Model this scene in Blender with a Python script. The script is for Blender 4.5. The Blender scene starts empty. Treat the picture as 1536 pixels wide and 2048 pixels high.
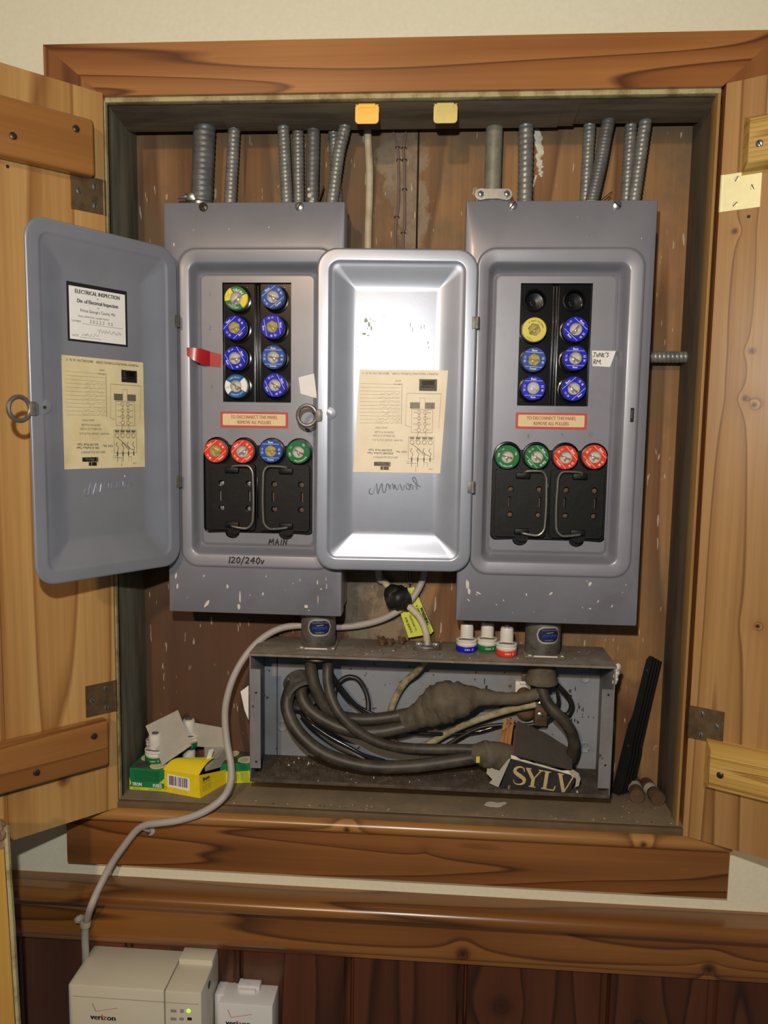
import bpy, bmesh, math, random
from mathutils import Vector, Matrix
random.seed(7)
PI = math.pi
sc = bpy.context.scene
COL = sc.collection
ZUP = 2.0          # everything is authored in millimetres with z=0 at the top of the casing, then lifted

# ---------------------------------------------------------------- camera
CAM = (506.31, -985.19, -476.06); YAW, PITCH, ROLL, FPX = -0.069348, -0.104751, 0.015095, 1534.49
_cy, _sy, _cp, _sp = math.cos(YAW), math.sin(YAW), math.cos(PITCH), math.sin(PITCH)
FWD = Vector((_sy*_cp, _cy*_cp, _sp)); _r0 = Vector((_cy, -_sy, 0)); _u0 = _r0.cross(FWD)
RGT = _r0*math.cos(ROLL) + _u0*math.sin(ROLL); UPV = -_r0*math.sin(ROLL) + _u0*math.cos(ROLL)
cd = bpy.data.cameras.new('camera'); cam = bpy.data.objects.new('camera', cd); COL.objects.link(cam)
cd.sensor_fit = 'HORIZONTAL'; cd.sensor_width = 36; cd.lens = FPX/1536*36; cd.clip_start = 0.02
M = Matrix.Identity(4)
for i in range(3):
    M[i][0] = RGT[i]; M[i][1] = UPV[i]; M[i][2] = -FWD[i]
    M[i][3] = CAM[i]*.001 + (ZUP if i == 2 else 0)
cam.matrix_world = M
sc.camera = cam

# ---------------------------------------------------------------- light
LIGHT_POS = (455, -985, -300)
w = bpy.data.worlds.new('room_light'); sc.world = w; w.use_nodes = True
bg = w.node_tree.nodes['Background']; bg.inputs[0].default_value = (.80, .93, 1.0, 1); bg.inputs[1].default_value = 0.07
def lamp(name, kind, loc, energy, color, size, aim=None):
    l = bpy.data.lights.new(name, kind); l.energy = energy; l.color = color
    if kind == 'AREA': l.shape = 'DISK'; l.size = size
    else: l.shadow_soft_size = size
    o = bpy.data.objects.new(name, l); COL.objects.link(o)
    o.location = (loc[0]*.001, loc[1]*.001, loc[2]*.001 + ZUP)
    if aim: o.rotation_euler = (Vector(aim) - Vector(loc)).to_track_quat('-Z', 'Y').to_euler()
    return o
lamp('flash', 'POINT', LIGHT_POS, 21, (1.0, .975, .90), .012)
lamp('ceiling_bulb', 'AREA', (-118, -3000, 528), 24, (1.0, .66, .36), .12, (450, 0, -450))
sc.view_settings.view_transform = 'Standard'; sc.view_settings.look = 'None'
sc.view_settings.exposure = 0.12; sc.view_settings.gamma = 1; sc.view_settings.use_curve_mapping = False

# ---------------------------------------------------------------- measuring helpers (photo pixel on a real plane -> millimetres)
def ray(px, py): return FWD + RGT*((px-768)/FPX) - UPV*((py-1024)/FPX)
def P(px, py, Y):
    d = ray(px, py); t = (Y-CAM[1])/d.y; return Vector(CAM) + d*t
def PZ(px, py, Z):
    d = ray(px, py); t = (Z-CAM[2])/d.z; return Vector(CAM) + d*t

# ---------------------------------------------------------------- materials
def rgb(r, g, b):    # sRGB 0-255 -> linear
    f = lambda c: (c/255/12.92 if c/255 <= .04045 else ((c/255+.055)/1.055)**2.4)
    return (f(r), f(g), f(b), 1)
class N:
    def __init__(s, name):
        s.m = bpy.data.materials.new(name); s.m.use_nodes = True; s.t = s.m.node_tree; s.b = s.t.nodes['Principled BSDF']
    def n(s, typ, **k):
        nd = s.t.nodes.new(typ)
        for a, v in k.items():
            if a.startswith('i_'):
                nd.inputs[int(a[2:]) if a[2:].isdigit() else a[2:].replace('_', ' ')].default_value = v
            else: setattr(nd, a, v)
        return nd
    def l(s, a, b): s.t.links.new(a, b)
    def math(s, op, a, b=None, clamp=False):
        nd = s.n('ShaderNodeMath', operation=op, use_clamp=clamp)
        for i, v in enumerate((a, b)):
            if v is None: continue
            if isinstance(v, (int, float)): nd.inputs[i].default_value = v
            else: s.l(v, nd.inputs[i])
        return nd.outputs[0]
    def noise(s, vec, scale, detail=3, rough=.55):
        nd = s.n('ShaderNodeTexNoise'); nd.inputs['Scale'].default_value = scale; nd.inputs['Detail'].default_value = detail
        nd.inputs['Roughness'].default_value = rough
        s.l(vec, nd.inputs['Vector']); return nd.outputs[0]
    def ramp(s, v, stops):
        nd = s.n('ShaderNodeValToRGB'); e = nd.color_ramp.elements
        while len(e) < len(stops): e.new(.5)
        for el, (p, c) in zip(e, stops): el.position = p; el.color = c if len(c) == 4 else (*c, 1)
        s.l(v, nd.inputs[0]); return nd.outputs[0]
    def mix(s, f, a, b, mode='MIX'):
        nd = s.n('ShaderNodeMix', data_type='RGBA', blend_type=mode)
        for i, v in ((0, f), (6, a), (7, b)):
            if isinstance(v, (int, float)): nd.inputs[i].default_value = v
            elif isinstance(v, tuple): nd.inputs[i].default_value = v
            else: s.l(v, nd.inputs[i])
        return nd.outputs[2]
    def coord(s, scale=(1, 1, 1), kind='Object', rot=(0, 0, 0)):
        if kind == 'World': o = s.n('ShaderNodeNewGeometry').outputs['Position']
        else: o = s.n('ShaderNodeTexCoord').outputs[kind]
        m = s.n('ShaderNodeMapping'); m.inputs['Scale'].default_value = scale; m.inputs['Rotation'].default_value = rot
        s.l(o, m.inputs[0]); return m.outputs[0]
    def bump(s, h, strength=.2, dist=.001):
        b = s.n('ShaderNodeBump'); b.inputs['Strength'].default_value = strength; b.inputs['Distance'].default_value = dist
        s.l(h, b.inputs['Height']); s.l(b.outputs[0], s.b.inputs['Normal'])
def flat(name, c, rough=.6, metal=0, var=.12, scale=60, bump=0, coat=0, trans=0):
    k = N(name); c = rgb(*c) if max(c[:3]) > 1 else c
    v = k.coord(); f = k.noise(v, scale, 4)
    lo = tuple(x*(1-var) for x in c[:3]) + (1,); hi = tuple(min(1, x*(1+var)) for x in c[:3]) + (1,)
    k.l(k.ramp(f, [(.3, lo), (.7, hi)]), k.b.inputs['Base Color'])
    k.b.inputs['Roughness'].default_value = rough; k.b.inputs['Metallic'].default_value = metal
    k.b.inputs['Coat Weight'].default_value = coat; k.b.inputs['Transmission Weight'].default_value = trans
    if bump: k.bump(f, bump)
    return k.m
def wood(name, light, mid, dark, axis='Z', across=9, along=.9, rings=7, rough=.35, coat=.3, knots=(), seed=0, fibre=.25, blotch=.3, kcol=(60, 30, 15), kr=.008):
    k = N(name); light, mid, dark = rgb(*light), rgb(*mid), rgb(*dark)
    sx = {'X': (along, across, across), 'Z': (across, across, along)}[axis]
    v = k.coord(sx); add = k.n('ShaderNodeVectorMath', operation='ADD', i_1=(seed*3.17, seed*1.7, seed*2.3)); k.l(v, add.inputs[0]); v = add.outputs[0]
    base = k.noise(v, 1.0, 2, .45)
    h = k.math('MULTIPLY', base, rings)
    spot = None
    for (kx, ky, kz) in knots:
        o = k.n('ShaderNodeTexCoord').outputs['Object']
        d = k.n('ShaderNodeVectorMath', operation='DISTANCE', i_1=(kx*.001, ky*.001, kz*.001)); k.l(o, d.inputs[0])
        g = k.math('DIVIDE', kr, k.math('ADD', d.outputs['Value'], kr*.5))
        h = k.math('ADD', h, k.math('MULTIPLY', g, 1.1))
        s_ = k.math('SUBTRACT', 1.25, k.math('DIVIDE', d.outputs['Value'], kr), clamp=True)
        spot = s_ if spot is None else k.math('MAXIMUM', spot, s_)
    fr = k.math('FRACT', h)
    col = k.ramp(fr, [(0, light), (.55, tuple(a*.4+b*.6 for a, b in zip(light, mid))), (.82, mid), (.93, dark), (1, light)])
    fv = {'X': (3, 170, 170), 'Z': (170, 170, 3)}[axis]
    fb = k.noise(k.coord(fv), 1.0, 3, .6)
    col = k.mix(fibre, col, k.ramp(fb, [(.35, (.58, .53, .46, 1)), (.65, (1.0, 1.0, 1.0, 1))]), 'MULTIPLY')
    bl = k.noise(k.coord((3, 3, 3)), 1.5, 2)
    col = k.mix(blotch, col, k.ramp(bl, [(.35, (.74, .69, .62, 1)), (.65, (1.06, 1.04, 1, 1))]), 'MULTIPLY')
    if spot is not None: col = k.mix(spot, col, rgb(*kcol))
    k.l(col, k.b.inputs['Base Color']); k.b.inputs['Roughness'].default_value = rough
    k.b.inputs['Coat Weight'].default_value = coat; k.b.inputs['Coat Roughness'].default_value = .22
    k.bump(fb, .12, .0006)
    return k.m
def dusty(name, c, dust, amt=(.42, .62), rough=.8, scale=25, spk=None, metal=0, stretch=(1, 1, 1), topdust=0):
    k = N(name); v = k.coord(stretch)
    f = k.noise(v, scale, 5, .65)
    col = k.mix(k.ramp(f, [(amt[0], (0, 0, 0, 1)), (amt[1], (1, 1, 1, 1))]), rgb(*c), rgb(*dust))
    if topdust:
        nz = k.n('ShaderNodeSeparateXYZ'); k.l(k.n('ShaderNodeNewGeometry').outputs['Normal'], nz.inputs[0])
        col = k.mix(k.math('MULTIPLY', k.math('MAXIMUM', nz.outputs[2], 0), topdust), col, rgb(*dust))
    if spk:
        s_ = k.noise(v, scale*9, 2); col = k.mix(k.ramp(s_, [(spk[1], (0, 0, 0, 1)), (spk[1]+.03, (1, 1, 1, 1))]), col, rgb(*spk[0]))
    k.l(col, k.b.inputs['Base Color']); k.b.inputs['Roughness'].default_value = rough; k.b.inputs['Metallic'].default_value = metal
    k.bump(f, .25, .001)
    return k.m

M_ = {}
M_['plaster'] = flat('wall_plaster', (230, 227, 204), .85, var=.03, scale=180, bump=.25)
M_['casing'] = wood('casing_cedar', (176, 118, 64), (148, 92, 46), (94, 52, 26), 'X', 8, .55, 13, .33, .45, seed=1, blotch=.3)
M_['casing_v'] = wood('casing_cedar_upright', (160, 104, 56), (140, 86, 44), (100, 56, 28), 'Z', 9, .6, 9, .4, .3, seed=2)
M_['casing_low'] = wood('casing_low', (150, 98, 50), (126, 78, 36), (82, 48, 22), 'X', 10, .6, 12, .35, .35, seed=5, knots=[(500, 5, -1035)], kr=.004)
M_['mould'] = wood('sill_moulding', (182, 134, 76), (162, 114, 60), (122, 80, 40), 'X', 12, 1.0, 6, .3, .45, seed=9, knots=[(395, -10, -1008), (785, -10, -1008)], kr=.005)
M_['rail'] = wood('rail_pine', (148, 98, 46), (126, 78, 34), (84, 50, 22), 'X', 9, .7, 8, .28, .5, seed=4, knots=[(555, -5, -1180), (880, -5, -1180)], kr=.010)
M_['wains'] = wood('wainscot_pine', (98, 54, 28), (82, 43, 21), (54, 28, 14), 'Z', 8, .7, 7, .35, .35, seed=6, knots=[(610, 6, -1262), (810, 6, -1290)], kr=.016)
M_['doorL'] = wood('cabinet_door_pine_pale', (202, 160, 98), (186, 140, 80), (154, 106, 56), 'Z', 7, .4, 9, .4, .3, seed=11, fibre=.35, knots=[(-72, 0, 60)], kr=.008, kcol=(120, 66, 36), blotch=.2)
M_['doorR'] = wood('cabinet_door_pine_tan', (186, 144, 90), (168, 124, 72), (128, 86, 48), 'Z', 10, .3, 8, .33, .45, seed=14, fibre=.35, knots=[(19, 0, 766), (46, 0, 624), (42, 0, 568), (52, 0, 560), (72, 0, 292)], kr=.004, kcol=(94, 62, 48), blotch=.25)
M_['batten'] = wood('batten_pine', (168, 116, 60), (152, 100, 48), (124, 78, 36), 'X', 16, .8, 6, .33, .4, seed=21)
M_['battenR'] = wood('batten_pine_ribbed', (214, 178, 100), (196, 156, 80), (160, 116, 52), 'X', 20, .8, 8, .3, .45, seed=23)
M_['seamdark'] = flat('dark_gap', (30, 20, 12), .9)
M_['jamb'] = dusty('jamb_weathered', (132, 126, 106), (92, 88, 76), (.4, .62), .9, 5, stretch=(6, 6, .8))
M_['jambR'] = dusty('jamb_dark_stained', (104, 90, 72), (74, 64, 52), (.4, .62), .75, 5, stretch=(6, 6, .8))
M_['header'] = dusty('header_dark_wood', (112, 98, 80), (84, 72, 58), (.42, .6), .75, 5, stretch=(.8, 6, 6))
M_['strip'] = wood('raw_edge_pine', (190, 150, 92), (170, 128, 72), (130, 90, 48), 'Z', 20, 1.5, 3, .6, .1, seed=3)
M_['strip_pale'] = dusty('raw_edge_plaster', (188, 178, 134), (150, 132, 92), (.45, .6), .9, 30)
M_['lightblock'] = flat('light_block_board', (58, 40, 24), .8)
def backboard_mat():
    k = N('plywood_backboard')
    v = k.coord((6, 6, .6)); a = k.noise(v, 1.0, 2, .5)
    fr = k.math('FRACT', k.math('MULTIPLY', a, 9))
    col = k.ramp(fr, [(0, rgb(160, 122, 80)), (.5, rgb(148, 108, 66)), (.9, rgb(112, 76, 46)), (1, rgb(156, 116, 74))])
    fb = k.noise(k.coord((190, 190, 4)), 1, 3); col = k.mix(.4, col, k.ramp(fb, [(.35, (.62, .58, .52, 1)), (.65, (1.05, 1.05, 1.05, 1))]), 'MULTIPLY')
    gr = k.noise(k.coord((5, 5, 4)), 1.3, 5, .65)
    col = k.mix(k.ramp(gr, [(.44, (0, 0, 0, 1)), (.66, (.85, .85, .85, 1))]), col, rgb(104, 90, 68))
    pos = k.n('ShaderNodeSeparateXYZ'); k.l(k.n('ShaderNodeNewGeometry').outputs['Position'], pos.inputs[0])
    X, Z = pos.outputs[0], pos.outputs[2]
    wob = k.math('MULTIPLY', k.math('SUBTRACT', k.noise(k.coord((9, 9, 9), 'World'), 1.6, 5, .65), .5), .16)
    def blob(cx, cz, rx, rz, hard=2.2):
        dx = k.math('DIVIDE', k.math('ADD', k.math('SUBTRACT', X, cx*.001), wob), rx*.001)
        dz = k.math('DIVIDE', k.math('ADD', k.math('SUBTRACT', Z, cz*.001+ZUP), wob), rz*.001)
        d = k.math('SQRT', k.math('ADD', k.math('MULTIPLY', dx, dx), k.math('MULTIPLY', dz, dz)))
        return k.math('MULTIPLY', k.math('SUBTRACT', 1.25, d, clamp=True), hard, clamp=True)
    # left-hand board is older, browner and greyer than the right one
    lowleft = k.math('MULTIPLY', k.math('SUBTRACT', k.math('ADD', k.math('SUBTRACT', .47, X), wob), 0, clamp=True), 30, clamp=True)
    low = k.math('MULTIPLY', k.math('SUBTRACT', 1.36, k.math('ADD', Z, wob)), 8, clamp=True)
    col = k.mix(k.math('MULTIPLY', lowleft, k.math('ADD', k.math('MULTIPLY', low, .62), .22)), col, rgb(84, 54, 40))
    col = k.mix(k.math('MULTIPLY', blob(452, -150, 22, 150), .75), col, rgb(150, 134, 112))
    col = k.mix(k.math('MULTIPLY', blob(425, -730, 48, 62), .85), col, rgb(146, 128, 104))
    col = k.mix(k.math('MULTIPLY', blob(400, -735, 22, 50), .7), col, rgb(104, 104, 96))
    mt = k.ramp(k.noise(k.coord((16, 16, 10)), 2.4, 6, .75), [(.46, (0, 0, 0, 1)), (.56, (1, 1, 1, 1))])
    col = k.mix(k.math('MULTIPLY', mt, k.math('MULTIPLY', blob(425, -730, 50, 64), .7)), col, rgb(84, 74, 62))
    col = k.mix(k.math('MULTIPLY', mt, k.math('MULTIPLY', blob(440, -160, 34, 160), .4)), col, rgb(96, 72, 52))
    col = k.mix(k.math('MULTIPLY', blob(780, -900, 30, 110), .4), col, rgb(70, 44, 30))
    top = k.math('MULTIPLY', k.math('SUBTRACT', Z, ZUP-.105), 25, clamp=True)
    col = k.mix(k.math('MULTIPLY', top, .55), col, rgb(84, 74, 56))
    dr = k.noise(k.coord((150, 150, 22)), 1.4, 2, .5)
    drips = k.ramp(dr, [(.69, (0, 0, 0, 1)), (.705, (1, 1, 1, 1))])
    col = k.mix(k.math('MULTIPLY', drips, .7), col, rgb(196, 186, 166))
    k.l(col, k.b.inputs['Base Color']); k.b.inputs['Roughness'].default_value = .7
    k.bump(fb, .2, .0008)
    return k.m
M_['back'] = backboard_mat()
M_['sillfloor'] = dusty('dusty_sill_board', (140, 120, 92), (116, 104, 86), (.35, .65), .85, 18, spk=((180, 162, 132), .72))
M_['silledge'] = dusty('sill_front_edge', (112, 90, 62), (90, 74, 52), (.35, .65), .6, 14)
def paint_metal(name, c, metal, rough, dirt=.25, spk=True):
    k = N(name); c = rgb(*c)
    f = k.noise(k.coord(), 14, 4, .6)
    col = k.ramp(f, [(.3, tuple(x*.93 for x in c[:3])+(1,)), (.7, tuple(x*1.06 for x in c[:3])+(1,))])
    d = k.noise(k.coord((4, 4, 4)), 2.2, 5, .7)
    col = k.mix(k.math('MULTIPLY', k.ramp(d, [(.56, (0, 0, 0, 1)), (.75, (1, 1, 1, 1))]), dirt), col, rgb(80, 72, 62))
    k.l(col, k.b.inputs['Base Color'])
    o = k.noise(k.coord(), 420, 2, .5)
    k.b.inputs['Metallic'].default_value = metal; k.b.inputs['Roughness'].default_value = rough
    k.b.inputs['Coat Weight'].default_value = .4; k.b.inputs['Coat Roughness'].default_value = .2
    k.bump(o, .05, .0004)
    return k.m
M_['grey'] = paint_metal('grey_enamel', (135, 136, 146), .22, .42)
M_['greydoor'] = paint_metal('grey_enamel_door', (150, 155, 168), .38, .37, dirt=.08)
M_['jbgrey'] = dusty('blue_grey_enamel_dusty', (144, 150, 160), (126, 124, 122), (.45, .75), .6, 9, metal=.1, spk=((84, 76, 66), .66))
M_['jbside'] = dusty('grey_enamel_dusty', (132, 131, 136), (108, 104, 100), (.42, .7), .6, 9, metal=.1, spk=((84, 76, 66), .68))
M_['jbtop'] = dusty('dust_covered_enamel', (146, 138, 130), (120, 108, 92), (.35, .6), .85, 22, spk=((180, 162, 136), .67))
M_['jbfloor'] = dusty('grimy_enamel', (96, 88, 78), (70, 60, 50), (.35, .6), .9, 40)
M_['bakelite'] = flat('black_bakelite', (14, 14, 16), .2, var=.2, scale=30, coat=.2)
M_['bakelite_mat'] = dusty('black_bakelite_dusty', (8, 8, 9), (22, 20, 20), (.55, .8), .5, 60)
for q_ in ('bakelite', 'bakelite_mat'): M_[q_].node_tree.nodes['Principled BSDF'].inputs['Specular IOR Level'].default_value = .3
M_['hole'] = flat('socket_dark', (8, 8, 8), .6)
M_['steel'] = flat('zinc_steel', (176, 178, 180), .3, .9, var=.15, scale=200)
M_['wire'] = flat('dull_steel_wire', (132, 128, 122), .38, .7, var=.15, scale=300)
M_['dullsteel'] = dusty('dull_galvanised', (128, 126, 120), (100, 96, 88), (.4, .65), .5, 60, metal=.5)
M_['armor'] = dusty('armored_cable_zinc', (146, 147, 144), (112, 113, 112), (.4, .7), .4, 60, metal=.35)
M_['armor_dark'] = dusty('armored_cable_dull', (116, 117, 120), (92, 91, 90), (.4, .7), .45, 60, metal=.3)
M_['pipe'] = dusty('conduit_pipe_grey_green', (140, 140, 126), (118, 116, 102), (.4, .65), .5, 50, metal=.15)
M_['brass'] = flat('flash_glare_brass', (255, 244, 190), .5, .15, var=.04, scale=120)  # pale cream base colour stands in for the flash mirrored in the hinge
M_['goldplate'] = flat('gold_plate', (240, 188, 92), .4, .4, var=.06)
M_['brasspale'] = flat('pale_plated_brass', (196, 190, 128), .4, .7, var=.08)
M_['brassdull'] = dusty('tarnished_brass', (142, 116, 84), (112, 92, 66), (.4, .65), .42, 60, metal=.75)
M_['screwdark'] = flat('dark_screw', (78, 70, 60), .4, .7)
M_['porcelain'] = flat('white_porcelain', (228, 224, 214), .35, var=.04, coat=.3)
M_['white'] = flat('white_paper', (244, 242, 238), .75, var=.03)
M_['offwhite'] = flat('white_paint_fleck', (214, 208, 196), .7, var=.06)
M_['cream'] = dusty('aged_cream_paper', (230, 216, 172), (216, 198, 150), (.4, .7), .75, 22)
M_['cream2'] = dusty('aged_cream_label', (248, 234, 206), (238, 220, 188), (.4, .7), .5, 22)
M_['ink'] = flat('black_ink', (26, 24, 24), .6)
M_['inkgrey'] = flat('faded_ink', (104, 96, 84), .7)
M_['inkfaint'] = flat('faint_pencil', (158, 146, 112), .8)
M_['inkfaint2'] = flat('faint_pencil_dark', (150, 140, 130), .8)
M_['stampgrey'] = flat('grey_stamp', (128, 132, 138), .7)
M_['red'] = flat('red_border', (196, 66, 62), .55, var=.06)
M_['redtext'] = flat('brownish_red_text', (176, 92, 72), .6)
M_['tapered'] = flat('red_plastic_tape', (176, 30, 34), .3, var=.12, scale=40, coat=.3)
M_['tapecream'] = flat('sticker_cream', (232, 206, 160), .6, var=.04)
M_['blueA'] = flat('bright_blue_print', (24, 32, 196), .4, var=.04)
M_['blueB'] = flat('dull_blue_print', (44, 80, 170), .42, var=.05)
M_['blueC'] = flat('sky_blue_print', (36, 98, 168), .42, var=.05)
M_['fusered'] = flat('orange_red_print', (224, 66, 44), .35, var=.04, coat=.3)
M_['fusegreen'] = flat('green_print', (30, 118, 66), .35, var=.05, coat=.3)
M_['fuseyellow'] = flat('yellow_print', (222, 208, 72), .35, var=.04, coat=.3)
M_['yellow'] = flat('yellow_card', (238, 214, 36), .45, var=.04)
M_['acid'] = flat('acid_yellow_card', (206, 214, 50), .5, var=.04)
M_['green'] = flat('green_card', (22, 128, 74), .45, var=.08)
M_['cardgrey'] = dusty('grey_card_inside', (178, 172, 160), (166, 160, 146), (.4, .7), .85, 30)
M_['cardbrown'] = wood('corrugated_brown_card', (190, 140, 84), (170, 118, 66), (126, 82, 44), 'Z', 30, 3, 3, .85, 0, seed=31)
M_['cardbrown2'] = dusty('crumpled_brown_tape', (150, 120, 98), (120, 94, 76), (.4, .65), .6, 60)
M_['carddark'] = dusty('dusty_black_card', (62, 58, 56), (84, 76, 68), (.4, .75), .85, 40, topdust=.5)
M_['cardblack'] = dusty('black_card_print', (34, 32, 38), (58, 50, 44), (.5, .75), .7, 40)
M_['gold'] = dusty('faded_gold_print', (204, 180, 112), (186, 164, 118), (.4, .6), .7, 60)
M_['goldfaint'] = flat('worn_gold_print', (132, 124, 96), .8)
M_['rubber'] = dusty('black_rubber_dusty', (46, 42, 38), (84, 76, 64), (.42, .7), .5, 30, topdust=.28)
M_['rubberdark'] = dusty('black_cable', (34, 34, 36), (58, 54, 50), (.45, .7), .4, 40)
M_['tape'] = dusty('friction_tape_wrapped', (78, 69, 58), (108, 97, 80), (.35, .65), .9, 45, stretch=(1, 1, 1), topdust=.25)
M_['tapeblack'] = flat('black_tape_lump', (26, 25, 26), .5, var=.3, scale=40, bump=.5)
M_['blackgloss'] = flat('black_gloss_wire', (26, 26, 28), .14, coat=.8)
M_['cableWhite'] = dusty('aged_white_cable', (204, 194, 168), (176, 162, 130), (.4, .68), .6, 30)
M_['cableGrey'] = flat('grey_cable', (178, 170, 164), .5, var=.05, scale=25)
M_['fibrecable'] = dusty('old_cloth_cable', (176, 164, 132), (118, 106, 84), (.42, .66), .8, 50)
M_['thinwire'] = flat('brown_bell_wire', (124, 104, 100), .45, var=.1)
M_['abs'] = flat('ivory_plastic', (214, 208, 188), .42, var=.02, scale=20, coat=.1)
M_['absw'] = flat('white_plastic', (222, 222, 222), .42, var=.02, scale=20, coat=.1)
M_['absdark'] = flat('printed_grey', (150, 148, 140), .5)
M_['vred'] = flat('print_red', (190, 50, 50), .5)
M_['navy'] = flat('navy_label', (30, 34, 66), .4)
M_['silverlabel'] = flat('silver_label', (204, 202, 196), .35, .5)
M_['rust'] = dusty('rusty_bronze', (112, 86, 66), (84, 64, 50), (.4, .65), .6, 50, metal=.3)
M_['dirt'] = dusty('dirt_crumbs', (96, 76, 56), (62, 48, 36), (.4, .6), .95, 60)
M_['copper'] = flat('tarnished_copper', (120, 88, 66), .4, .7)
M_['yellowwood'] = wood('yellow_varnished_board', (214, 170, 84), (196, 148, 62), (164, 112, 40), 'Z', 12, 1.2, 3, .4, .3, seed=40)
for q_ in ('blueA', 'blueB', 'blueC', 'fusered', 'fusegreen'): M_[q_].node_tree.nodes['Principled BSDF'].inputs['Specular IOR Level'].default_value = .2; M_[q_].node_tree.nodes['Principled BSDF'].inputs['Coat Weight'].default_value = 0
def glassmat(name, c, rough=.06, t=.72):
    k = N(name); k.b.inputs['Base Color'].default_value = rgb(*c); k.b.inputs['Roughness'].default_value = rough
    k.b.inputs['Alpha'].default_value = 1-t
    return k.m
M_['glass_clear'] = glassmat('fuse_window_clear', (222, 214, 200)); M_['glass_amber'] = glassmat('fuse_window_amber', (200, 180, 70), .08, .45); M_['glass_white'] = glassmat('fuse_window_frosted', (226, 226, 232), .4, .4)
k = N('green_indicator'); k.b.inputs['Base Color'].default_value = rgb(120, 230, 40); k.b.inputs['Emission Color'].default_value = rgb(140, 255, 40); k.b.inputs['Emission Strength'].default_value = 1.5; M_['led'] = k.m

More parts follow.
